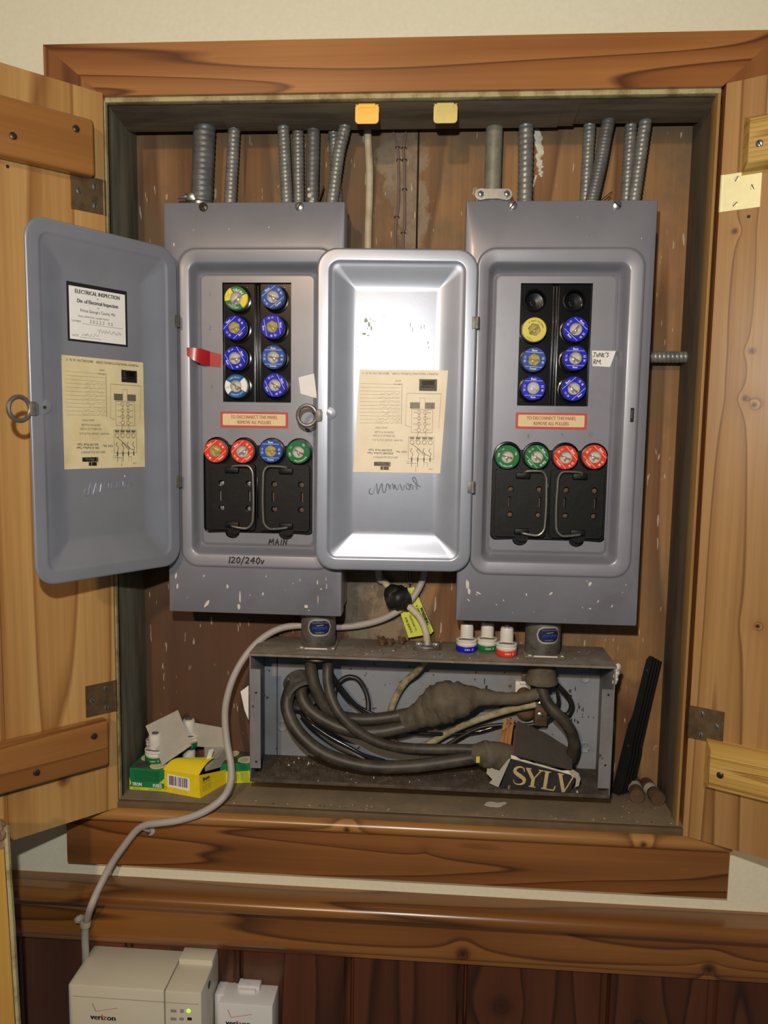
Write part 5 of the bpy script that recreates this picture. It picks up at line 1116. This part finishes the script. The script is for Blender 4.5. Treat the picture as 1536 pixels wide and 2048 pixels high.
for x, y, lab in ((430, 88, 'small rusty wing screw at the rear of the cluster of three on the trough top'), (433, 76, 'small rusty wing screw front left of the cluster on the trough top'), (444, 78, 'small rusty wing screw front right of the cluster on the trough top'), (460, 88, 'lone rusty wing screw between the cluster and the cable clamp')):
    m = MB('rust'); m.lathe([(4.6, 0), (5, 2), (3, 5), (0, 6)], (x, y, JT), 'Z', 10); m.lathe([(3.4, -2), (3.4, 2)], (x+3, y-1, JT+7), (.8, -.5, .4), 10); m.lathe([(2.2, 0), (2, 7)], (x-1, y, JT+4), (-.5, 0, 1), 8)
    tag(m.build('wing_screw'), lab, 'screw', 'rusty screws on the trough top')
m = MB('offwhite'); rr = random.Random(9)
def crumbs(m, n, xa, xb, ya, yb, z, rmin, rmax, mats):
    for i in range(n):
        x, y, r = rr.uniform(xa, xb), rr.uniform(ya, yb), rr.uniform(rmin, rmax); c = Vector((x, y, z)); k_ = rr.randint(4, 6); mi = m.mi(rr.choice(mats))
        vs = [m.v(c+Vector((r*math.cos(2*PI*j/k_)*rr.uniform(.6, 1.3), r*math.sin(2*PI*j/k_)*rr.uniform(.6, 1.3), rr.uniform(.05, .3)))) for j in range(k_)]; tp_ = m.v(c+Vector((0, 0, r*.5)))
        for j in range(k_): m.f([vs[j], vs[(j+1) % k_], tp_], mi)
crumbs(m, 70, 385, 730, 24, 104, JT, .4, 1.6, ['offwhite', 'dirt', 'strip_pale', 'dirt']); crumbs(m, 60, 400, 520, 26, 104, JT, .5, 2.2, ['dirt', 'strip_pale', 'dirt', 'offwhite'])
tag(m.build('plaster_crumbs'), 'plaster crumbs and grit scattered on the trough top', 'debris', kind='stuff')
m = MB('offwhite'); crumbs(m, 46, 210, 826, 6, 18, -987.9, .4, 1.8, ['offwhite', 'offwhite', 'strip_pale', 'dirt']); crumbs(m, 40, 748, 828, 20, 104, -987.9, .4, 1.6, ['offwhite', 'dirt', 'strip_pale'])
tag(m.build('sill_crumbs'), 'white paint flecks and grit along the dusty sill', 'debris', kind='stuff')

# ================================================================ TORN BLACK CARTON IN THE TROUGH
def shell(m, quad, th, mat, mat_in=None):
    a = [Vector(p) for p in quad]; n = (a[1]-a[0]).cross(a[3]-a[0]).normalized()*th; m.quadbox(a, [p+n for p in a], mat)
c_ = {'tl': P(1022, 1516, 27), 'tr': P(1154, 1552, 24), 'br': P(1138, 1586, 24), 'bl': P(1000, 1575, 27), 'ktl': P(1035, 1441, 84), 'ktr': P(1143, 1499, 80)}
c_['kbl'] = c_['ktl']+Vector((-3, 4, -44)); c_['kbr'] = c_['ktr']+Vector((-3, 4, -36)); c_['kbl'].z = max(c_['kbl'].z, -956); c_['kbr'].z = max(c_['kbr'].z, -956)
org = Vector((c_['bl'].x+40, 50, -960)); t = thing('torn_lamp_carton', 'torn black lamp carton with gold letters SYLV lying in the trough', 'carton', org); T = Matrix.Translation(-org)
m = MB('cardblack', T); shell(m, [c_['bl'], c_['br'], c_['tr'], c_['tl']], -1.2, 'cardblack'); m.build('front_panel', t)
tl2, tr2 = c_['tl']+Vector((3, 2, 4)), c_['tr']+Vector((-6, 2, 7))
m = MB('carddark', T); mid1 = c_['ktl'].lerp(c_['ktr'], .5)+Vector((0, -4, 5))
m.quadbox([tl2, tr2, c_['ktr'], mid1, c_['ktl']], [p-Vector((0, -.6, 1.2)) for p in (tl2, tr2, c_['ktr'], mid1, c_['ktl'])]); m.build('top_panel', t)
m = MB('white', T); e0, e1 = c_['tl'], c_['tr']; m.mats = []; n = 14; pa, pb = [], []
for i in range(n+1):
    p = e0.lerp(e1, i/n); wv = 1.2+rr.uniform(-.5, .8)+(3 if i > n-3 else 0)+(3 if i < 2 else 0); pa.append(p+Vector((0, -.3, -.6))); pb.append(p+Vector((0, 1.4, wv)))
m.rings([pa, pb], 'offwhite', fill=False, closed=False); e = c_['tr']; m.poly([e+Vector((-11, .2, 5)), e+Vector((-6, 0, 9)), e+Vector((2, 0, 4)), e+Vector((5, 1, -4)), e+Vector((3, 0, -14)), e+Vector((-2, -.3, -16)), e+Vector((-1, -.3, -4))], 'cardgrey')
m.build('torn_edge', t)
m = MB('cardbrown', T)
for i in range(3):
    o = Vector((-4-5*i, 3, 0)); a = [c_['ktl']+o, c_['ktl']+o+Vector((-4.4, 2, -1)), c_['ktl']+o+Vector((-13, -30, -33)), c_['ktl']+o+Vector((-8, -32, -32))]; shell(m, a, 1.6, 'cardbrown')
a = [c_['tl'], c_['tl']+Vector((-3, 1, -2)), c_['bl']+Vector((-14, 6, 3)), c_['bl']+Vector((-2, 1, 0))]; shell(m, a, 1, 'cardgrey')
a = [c_['ktl'], tl2, tl2+Vector((-2, 4, -14)), c_['ktl']+Vector((-4, 0, -14))]; shell(m, a, 1, 'cardbrown'); shell(m, [c_['bl']+Vector((-2, 3, 1)), c_['bl']+Vector((-18, 12, 14)), c_['bl']+Vector((-14, 30, 30)), c_['bl']+Vector((2, 26, 28))], 1, 'cardgrey')
m.build('inner_folds', t, label='brown corrugated folds at the open end')
m = MB('gold', T); Rv = (c_['br']-c_['bl']+c_['tr']-c_['tl']).normalized(); Uv = (c_['tl']-c_['bl']); Uv = (Uv-Rv*Uv.dot(Rv)).normalized(); nn = Rv.cross(Uv); cc = (c_['tl']+c_['tr']+c_['bl']+c_['br'])/4
# serif capitals drawn as strokes of thick and thin
def serif(m, ch, x, o, R, U, s, mat):
    cnt = [0]
    def B(x0, z0, x1, z1, w_):
        cnt[0] += 1; m.ribbon([(x+x0*s, z0*s), (x+x1*s, z1*s)], [w_*s, w_*s], o+R.cross(U)*.04*cnt[0], mat, R, U)
    if ch == 'S':
        pts = [(.62, .76), (.55, .95), (.32, 1), (.12, .86), (.12, .66), (.4, .5), (.66, .34), (.66, .13), (.45, 0), (.2, .02), (.08, .22)]
        fine = []; wf = []; W = [.05, .06, .09, .15, .2, .23, .2, .14, .08, .05, .04]
        for i in range(len(pts)-1):
            p0 = pts[max(i-1, 0)]; p1 = pts[i]; p2 = pts[i+1]; p3 = pts[min(i+2, len(pts)-1)]
            for j in range(5):
                t_ = j/5; f_ = lambda a, b, c, d: .5*(2*b+(c-a)*t_+(2*a-5*b+4*c-d)*t_**2+(3*b-a-3*c+d)*t_**3)
                fine.append((x/s+f_(p0[0], p1[0], p2[0], p3[0]), f_(p0[1], p1[1], p2[1], p3[1]))); wf.append(W[i]+(W[i+1]-W[i])*t_)
        m.ribbon(fine, wf, o, mat, R, U, s); return .8
    if ch == 'Y': B(.05, 1, .42, .45, .19); B(.8, 1, .45, .45, .07); B(.43, .5, .43, 0, .19); B(-.05, 1, .25, 1, .06); B(.65, 1, .92, 1, .06); B(.25, 0, .62, 0, .06); return .95
    if ch == 'L': B(.2, 1, .2, 0, .19); B(.02, 1, .4, 1, .06); B(.02, 0, .7, 0, .07); B(.7, 0, .74, .25, .07); return .85
    if ch == 'V': B(.08, 1, .42, 0, .19); B(.82, 1, .44, 0, .07); B(-.05, 1, .28, 1, .06); B(.68, 1, .95, 1, .06); return .9
x = -36
for ch in 'SYLV': x += serif(m, ch, x, cc+nn*.5-Uv*12.6, Rv, Uv, 24.5, 'gold')*24.5*(.97 if ch != 'S' else .9)
m.text('E', c_['bl']+Rv*12+Uv*2.5+nn*.4, 7, 'gold', Rv, Uv)
m.build('gold_lettering', t, label='large gold serif letters SYLV'); m = MB('gold', T)
Rt = (c_['ktr']-c_['ktl']).normalized(); Ut = (c_['ktl']-tl2); Ut = (Ut-Rt*Ut.dot(Rt)).normalized(); nt = Rt.cross(Ut); x = 0
for i, ch in enumerate('LIGHT'):
    m.text(ch, c_['ktl'].lerp(c_['ktr'], .17+.17*i)-Ut*(12+(.5-abs(.5-i/5))*2)+nt*1.0, 12.5, 'gold' if i == 0 else 'goldfaint', Rt, Ut, bold=.6)
m.build('worn_lettering', t, label='worn letters LIGHT on the top panel')

# ================================================================ THINGS ON THE SILL
FZ = -988
m = MB('offwhite'); c = PZ(988, 1597, FZ+.6); pts = [(-15, -2), (-11, 5), (-4, 8), (4, 7), (15, 9), (17, 7), (11, 1), (9, -5), (2, -9), (-5, -8), (-8, -6)]
cc_ = [(c.x+a, min(max(37+b*.9, 2), 60), FZ+1+.6*math.sin(a)) for a, b in pts]; m.quadbox(cc_, [(a, b, z_-.5) for a, b, z_ in cc_]); tag(m.build('paper_scrap'), 'torn white paper scrap on the sill in front of the trough', 'paper scrap')
m = MB('white'); shell(m, [P(481, 1383, 44), P(497, 1371, 40), P(497, 1440, 40), P(489, 1420, 42)], .4, 'white'); tag(m.build('paper_corner'), 'white paper corner poking out left of the trough', 'paper scrap')
# cartridge fuses
for (fa, fb, lab) in (((794, 62), (800, 108), 'brown cartridge fuse with grey band at the foot of the black strips'), ((822, 57), (816, 104), 'brown cartridge fuse with white band lying against the right jamb')):
    a = Vector((*fa, FZ+10.2)); b = Vector((*fb, FZ+10.2)); d = (b-a).normalized(); Lg = (b-a).length
    t = thing('cartridge_fuse', lab, 'fuse', (a.x, a.y, FZ), 0, 'cartridge fuses on the sill'); T = Matrix.Translation(-Vector((a.x, a.y, FZ)))
    m = MB('rust', T); m.lathe([(9.6, 0), (10, .8), (10, 15), (9.6, 15.5)], a, d, 28); m.lathe([(9.6, Lg-15.5), (10, Lg-15), (10, Lg-.8), (9.6, Lg)], a, d, 28); m.build('end_cap', t)
    m = MB('carddark' if fa[0] < 800 else 'seamdark', T); m.lathe([(9.5, 15), (9.5, Lg-15)], a, d, 28); m.build('tube', t)
    m = MB('cardgrey', T); m.lathe([(9.7, 19), (9.7, Lg-17)], a, d, 28); m.build('paper_band', t)
# stacked black filler strips leaning on the right jamb
lab = ['front', 'second', 'third', 'rearmost']
for i in range(4):
    top = P(1314+i*4.5, 1296+i*3, 88+i*5); bot = PZ(1239+i*9, 1571-i*4, FZ+1)
    bot = Vector((771+i*5.6, 84+i*3.6, FZ+1)); top = Vector((811+i*4.6, 91+i*3.2, FZ+203-i*3)); d = (top-bot); Lg = d.length; d.normalize()
    n = Vector((-.55, -.8, 0)); n = (n-d*n.dot(d)).normalized(); s_ = d.cross(n)*-1
    if s_.x < 0: s_ = -s_
    s_ = Vector((s_.x, s_.y, s_.z))
    def q3(u, v_, h): return bot+d*u+s_*v_+n*h
    wlo, whi = 15, 9.5
    out = [(0, 2), (3, 0), (wlo*0+4, wlo), (0, wlo-3)]
    prof = [(1, -wlo*.35), (6, -wlo*.5), (Lg*.50, -wlo*.5), (Lg*.56, -whi*.5), (Lg-6, -whi*.5), (Lg, -whi*.2), (Lg, whi*.4), (Lg*.62, whi*.5), (Lg*.36, whi*.6), (Lg*.3, wlo*.5), (6, wlo*.5), (1, wlo*.3)]
    m = MB('bakelite_mat'); m.quadbox([q3(u, v_, 2) for u, v_ in prof], [q3(u, v_, -2) for u, v_ in prof])
    if i == 0:
        for u in (.36, .9): m.lathe([(2, 0), (1.7, .6), (0, .7)], q3(Lg*u, 0, 2), n, 10, 'screwdark')
    tag(m.build('black_strip', None, 20), f'{lab[i]} of the four long black strips leaning in the right corner', 'strip', 'black strips leaning in the right corner')
# green and yellow fuse cartons, left
def carton_text_face(m, o, R, U, items):
    for s_, x, z, size, mat, xs, b in items: m.text(s_, o+R*x+U*z, size, mat, R, U, xs=xs, bold=b)
def fuse_carton(label, org, w_, d_, h_, rot, front=True):
    t = thing('fuse_carton', label, 'carton', org, rot, 'green and yellow fuse cartons')
    m = MB('green'); m.box(0, w_, 0, d_, 0, h_, .6, 'green', 1); m.box(-.15, w_+.15, -.15, d_, 0, 4.2, mat='acid'); m.poly([(0, -.2, 4), (3, -.2, 9.5), (0, -.2, 18)], 'acid'); m.poly([(w_, -.2, 12), (w_, -.2, 19), (w_-9, -.2, 11)], 'acid')
    if not front: m.box(-.2, w_+.2, -.2, d_, 0, h_*.62, mat='acid')
    m.build('carton_body', t)
    m = MB(); F = Vector((0, -.45, 0))
    if front:
        carton_text_face(m, F, Vector((1, 0, 0)), Vector((0, 0, 1)), [('TRON', 11.5, 8.2, 7, 'white', .72, .25), ('FUSES', w_-10.5, 7.6, 7, 'white', .72, .25), ('TIME DELAY', 11, 2, 2.6, 'inkgrey', .8, 0), ('FOR PLUG SOCKETS', w_-14, 2, 2.6, 'inkgrey', .8, 0)])
        for i in range(6): m.text('FITS ALL PLUG FUSE SOCKETS AND HOLDS' if i % 2 else 'DOES NOT BLOW FOR STARTING CURRENTS', (w_/2, -.45, h_-4-i*2.6), 2.2, 'ink', xs=.85)
    else:
        for i in range(5): m.text('TIME DELAY TYPE', (w_/2, -.45, 14-i*2.4), 2.3, 'inkgrey', xs=.8)
        m.text('15 AMP', (w_/2, -.45, 17.2), 3, 'ink')
    m.build('carton_print', t)
    m = MB('carddark')
    for i in range(2):
        for j in range(2 if d_ > 40 else 1): m.lathe([(11.5, 0), (11.5, .5), (9, .8), (8.4, .2), (0, .3)], (w_*.27+i*w_*.45, 13+j*24, h_), 'Z', 24, 'cream' if (i+j) % 2 else 'carddark')
    m.build('top_window', t)
    return t
fuse_carton('green and yellow fuse carton with two white fuses standing on it, in the left corner', (78.5, 32, FZ), 52, 56, 31.5, -.04)
fuse_carton('green and yellow fuse carton half hidden between the grey cable and the trough', (201, 62, FZ), 50, 42, 29, .18, False)
spare_fuse('white fuse with green ring standing base up at the front of the green carton', 107, 60, FZ+33.2, 'fusegreen', s=1.0, g='spare fuses standing by the cartons', tilt=.08); spare_fuse('white fuse behind the front one on the green carton, next to the jamb', 96, 92, FZ+33.2, 'fusegreen', s=1.0, g='spare fuses standing by the cartons')
spare_fuse('white fuse peeking out above the grey carton flaps, on top of another', 147, 88, FZ+43.6, 'fusegreen', s=1.0, g='spare fuses standing by the cartons')
spare_fuse('white fuse hidden behind the yellow carton under the one peeking out', 147, 88, FZ+.4, 'fusegreen', s=1.0, g='spare fuses standing by the cartons')
# yellow carton, open, with grey inner flaps
y0 = {'bl': Vector((127.5, 31, FZ)), 'br': Vector((186, 16, FZ))}
t = thing('yellow_fuse_carton', 'open yellow fuse carton with bar code and raised grey flaps', 'carton', (150, 40, FZ)); T = Matrix.Translation(-Vector((150, 40, FZ)))
A, B = y0['bl'], y0['br']; Wd = (B-A); Bk = Vector((20, 58, 0)); 
A1 = P(327, 1533, A.y); B1 = P(406, 1543, B.y); A1.x = A.x-.5; hA = 31; A1 = A+Vector((-.5, 1, hA)); B1 = B+Vector((-2, 1, hA+1.5))
C = B+Vector((24, 50, 0)); D_ = A+Vector((24, 52, 0)); C1 = C+Vector((0, 0, 20)); 
m = MB('yellow', T); shell(m, [A, B, B1, A1], .6, 'yellow'); shell(m, [B, C, C1, B1], .6, 'yellow'); shell(m, [A, A+Vector((4, 52, 0)), A1+Vector((6, 52, -4)), A1], -.6, 'yellow')
m.quadbox([A, B, C, A+Vector((4, 52, 0))], [p+Vector((0, 0, .6)) for p in (A, B, C, A+Vector((4, 52, 0)))], 'cardgrey'); m.build('carton_body', t)
TF0 = A1+Vector((21, 14, 13)); TF1 = B1+Vector((16, 25, 16)); 
m = MB('yellow', T); n_ = 8; ra_, rb_ = [], []
for i in range(n_+1):
    f = i/n_; bul = math.sin(f*PI)*5
    pa_ = A1.lerp(TF0, f)+Vector((0, -bul*.3, bul)); pb_ = B1.lerp(TF1, f)+Vector((0, -bul*.3, bul)); ra_.append(pa_); rb_.append(pb_)
m.rings([ra_, rb_], 'yellow', fill=False, closed=False); m.rings([[p-Vector((0, -.5, .5)) for p in ra_], [p-Vector((0, -.5, .5)) for p in rb_]], 'cardgrey', fill=False, closed=False); m.build('bent_front_flap', t)
m = MB('cardgrey', T)
shell(m, [P(325, 1531, 42), P(383, 1491, 62), P(356, 1420, 74), P(291, 1452, 60)], .7, 'cardgrey'); m.build('raised_flap', t, label='tall grey inner flap tilted left')
m = MB('cardgrey', T); c0, c1, c2, c3 = P(383, 1492, 82), P(450, 1497, 88), P(450, 1456, 92), P(388, 1445, 88); shell(m, [c0, c1, c2, c3], .7, 'cardgrey'); shell(m, [P(410, 1543, B1.y+2), P(452, 1532, 74), P(452, 1494, 88), P(408, 1492, 86)], .7, 'cardgrey'); m.build('raised_flap', t, label='grey inner flap on the right')
m = MB('cardgrey', T); shell(m, [P(411, 1524, 36), P(421, 1520, 42), P(427, 1497, 46), P(418, 1500, 40)], .5, 'white'); m.build('loose_leaflet', t)
Rv = (B-A).normalized(); Uv = Vector((0, 0, 1)); nn = Rv.cross(Uv).normalized(); o = A+nn*.3
m = MB('white', T)
def pq(x, z, e=0): return o+Rv*x+Uv*z+nn*e
m.poly([pq(8, 8.5, .1), pq(44, 7.5, .1), pq(44, 26, .1), pq(8, 27.5, .1)], 'white'); x = 11; rr = random.Random(12)
while x < 41:
    wb = rr.choice([.4, .6, 1.0, 1.4]); m.poly([pq(x, 11.5, .25), pq(x+wb, 11.5, .25), pq(x+wb, 25, .25), pq(x, 25, .25)], 'ink'); x += wb+rr.choice([.5, .7, 1.1])
m.text('MADE IN U.S.A.  FUSES', pq(28, 5, .3), 2.4, 'gold', Rv, Uv); m.text('FOR 125 VOLTS OR LESS', pq(28, 2.4, .3), 2.2, 'gold', Rv, Uv)
ring_ = [(2.8*math.cos(a), 2.8*math.sin(a)) for a in [2*PI*i/16 for i in range(17)]]; m.stroke(ring_, .4, pq(4, 6, .3), 'ink', Rv, Uv); m.text('UL', pq(4, 6, .3), 2.8, 'ink', Rv, Uv)
R2 = (C-B).normalized(); n2 = R2.cross(Uv).normalized(); m.text('Buss', B+R2*12+Uv*24.5+n2*.5, 7.4, 'ink', R2, Uv, xs=1.0, bold=.3); m.text('Time Delay', B+R2*12+Uv*19.5+n2*.5, 3.4, 'inkgrey', R2, Uv)
for i in range(4): m.text('for motor circuits', B+R2*13+Uv*(15-i*2.6)+n2*.5, 2.2, 'inkgrey', R2, Uv)
m.build('carton_print', t)

# ================================================================ CABLE CLIPS, WALL BOXES, FOREGROUND BOARD
t = thing('cable_clip', 'small clip with shiny screw where the grey cable bends on the sill board', 'clip', P(295, 1662, -4)); T = Matrix.Translation(-P(295, 1662, -4))
m = MB('cableGrey', T); c = P(299, 1661, -2); m.lathe([(7.5, 0), (7.5, 1.6), (6, 2.2)], (c.x, 0, c.z), 'Y', 20); m.tube([P(284, 1653, -13), P(290, 1659, -8), c], 2.4, 8); m.build('clip_body', t)
m = MB(None, T); q = P(295, 1664, -4); m.screw((q.x, -2, q.z), 4.6, 'steel', slot=.3); m.build('clip_screw', t)
t = thing('cable_clip', 'pale clip holding the grey cable on the chair rail apron', 'clip', P(165, 1845, -8)); T = Matrix.Translation(-P(165, 1845, -8))
m = MB('cableWhite', T); q = P(158, 1838, -10); m.lathe([(4.6, -4), (5.2, 1), (4, 5), (0, 6)], (q.x, -10, q.z), (-.5, -1, 0), 14); c = P(171, 1846, -16); m.lathe([(7, -5), (7.4, -3), (7.4, 3), (6.6, 5)], c, (.08, 0, 1), 16); m.box(q.x-2, c.x+3, -14, -5, c.z-3.5, c.z+5, 1.2); m.build('clip_body', t)
t = thing('wall_power_unit', 'large ivory plastic telecom box with green light, below the chair rail', 'telecom box', (115, 8, -1400)); T = Matrix.Translation(-Vector((115, 8, -1400)))
bx0, bx1, by, bz = 33, 213, -72, -1210
m = MB('abs', T); m.box(bx0, bx0+130, by, 7, -1400, bz, 2.2); m.build('battery_cover', t)
m = MB('abs', T); m.box(bx0+130.8, bx1, by, 7, -1400, bz, 2.2); m.box(bx0+132, bx1-.6, -20, 7, -1240, bz+7, 1.6); m.build('side_housing', t)
m = MB('absdark', T); m.box(bx0+129.8, bx0+131, by+.6, 4, -1398, bz-.7); m.box(bx0+6, bx1-4, by-.3, by+.4, bz-16.4, bz-15.8); m.build('panel_seam', t)
m = MB('hole', T); m.lathe([(5, 0), (5, .4), (0, .5)], (bx1, -38, bz-14), (1, 0, 0), 16); m.build('socket_hole', t)
def verizon(m, x, z, y, s):
    m.stroke([(-12*s, 15*s), (-8.4*s, 6.4*s), (14*s, 11.5*s)], .4*s, (x, y, z), 'vred'); m.stroke([(-12*s, 15*s), (-8.4*s, 6.4*s)], .4*s, (x, y-.05, z), 'ink')
    m.text('veri', (x-7.7*s, y, z), 8.6*s, 'ink', xs=1.0, bold=.35*s); m.text('z', (x+.7*s, y, z), 8.6*s, 'vred', xs=1.15, bold=.2*s); m.text('on', (x+7.7*s, y, z), 8.6*s, 'ink', xs=1.05, bold=.35*s)
m = MB(None, T); q = P(208, 2034, by-.4); verizon(m, q.x, q.z-1, by-.5, 1.3); m.build('logo_print', t)
m = MB(None, T)
for px, py, w_, h_, mt in ((347, 2022, 8, 4, 'absdark'), (364, 2022, 5, 5, 'absdark'), (347, 2038, 8, 4, 'absdark'), (363, 2038, 6, 4, 'absdark'), (379, 2038, 6, 4, 'ink')):
    q = P(px, py, by-.3); m.box(q.x-w_/2, q.x+w_/2, by-.35, by+.2, q.z-h_/2, q.z+h_/2, .15, mt)
m.build('printed_symbols', t)
m = MB('led', T); q = P(377, 2022, by-.3); m.lathe([(2.8, 0), (2.2, .5), (0, .7)], (q.x, by, q.z), 'Y', 14); m.build('indicator_light', t, label='lit green indicator')
t = thing('wall_terminal_box', 'smaller white plastic telecom box right of the large ivory one', 'telecom box', (260, 8, -1400)); T = Matrix.Translation(-Vector((260, 8, -1400)))
sx0, sx1, sy, sz = 224, 299, -34, -1253
m = MB('absw', T); m.box(sx0, sx1, sy, 7, -1400, sz, 1.8); m.build('housing', t)
m = MB('absw', T); m.box(sx0-9, sx0+4, -20, 7, -1300, sz+1, 1.2); m.build('side_lug', t)
m = MB('absw', T); m.box(244, 275, -8, 7, sz, sz+7, 1.2); m.box(247, 270, -13, -4, sz-.5, sz+4.5, 1.2); m.lathe([(3, 0), (2.6, 1.5), (0, 1.8)], (259, -6, sz+6.5), 'Z', 12); m.build('hinge_bracket', t)
m = MB(None, T); q = P(478, 2046, sy-.4); verizon(m, q.x, q.z-1, sy-.4, 1.3); m.build('logo_print', t)
# foreground board at the lower left
t = thing('leaning_board', 'yellow varnished board with a frayed pale edge standing close at lower left', 'board', (0, -185, -1500)); T = Matrix.Translation(-Vector((0, -185, -1500)))
YB = -185
pr = [(P(0, 1650, YB).x-60, -1500)]
e = [(14, 1655), (20, 1760), (26, 1850), (32, 1950), (38, 2048), (46, 2200)]; xs_ = [P(x, y, YB) for x, y in e]
m = MB('yellowwood', T); out = [(xs_[0].x-220, xs_[0].z), (xs_[0].x-220, xs_[-1].z)]+[(p.x-5.2, p.z) for p in xs_[::-1]]; m.prism(out, YB, YB+5); m.build('board', t)
m = MB('seamdark', T); m.prism([(p.x-5.2, p.z) for p in xs_]+[(p.x-4, p.z) for p in xs_[::-1]], YB+.8, YB+5); m.build('edge_gap', t)
m = MB('strip_pale', T); m.prism([(p.x-4.1+rr.uniform(-.2, .2), p.z) for p in xs_]+[(p.x+rr.uniform(-.3, .3), p.z) for p in xs_[::-1]], YB+.2, YB+4.6); m.build('frayed_edge', t)
m = MB('rust', T); q = P(4, 1668, YB); 
for i in range(14): m.lathe([(rr.uniform(3, 7), -4), (rr.uniform(5, 9), 0), (2, 5)], (xs_[0].x-6-rr.uniform(0, 12), YB+2, xs_[0].z-rr.uniform(-3, 20)), (rr.uniform(-1, 1), -.6, rr.uniform(-1, 1)), 7, 'cardbrown2')
m.box(q.x-190, xs_[0].x-9, YB-1, YB+6, xs_[0].z-18, xs_[0].z, 2, 'cardbrown2'); m.build('top_cap', t, label='crumpled brownish cap on the board end')

# ---------------------------------------------------------------- put origins at bases and lift everything
import mathutils
bpy.context.view_layer.update()
for o in list(sc.objects):
    if o.parent or o.type in ('CAMERA', 'LIGHT'): continue
    if o.type == 'MESH' and o.get('kind') != 'structure':
        vs = [v.co for v in o.data.vertices]
        if vs:
            c = Vector(((min(v.x for v in vs)+max(v.x for v in vs))/2, (min(v.y for v in vs)+max(v.y for v in vs))/2, min(v.z for v in vs)))
            o.data.transform(Matrix.Translation(-c)); o.location = o.location+c
    o.location.z += ZUP
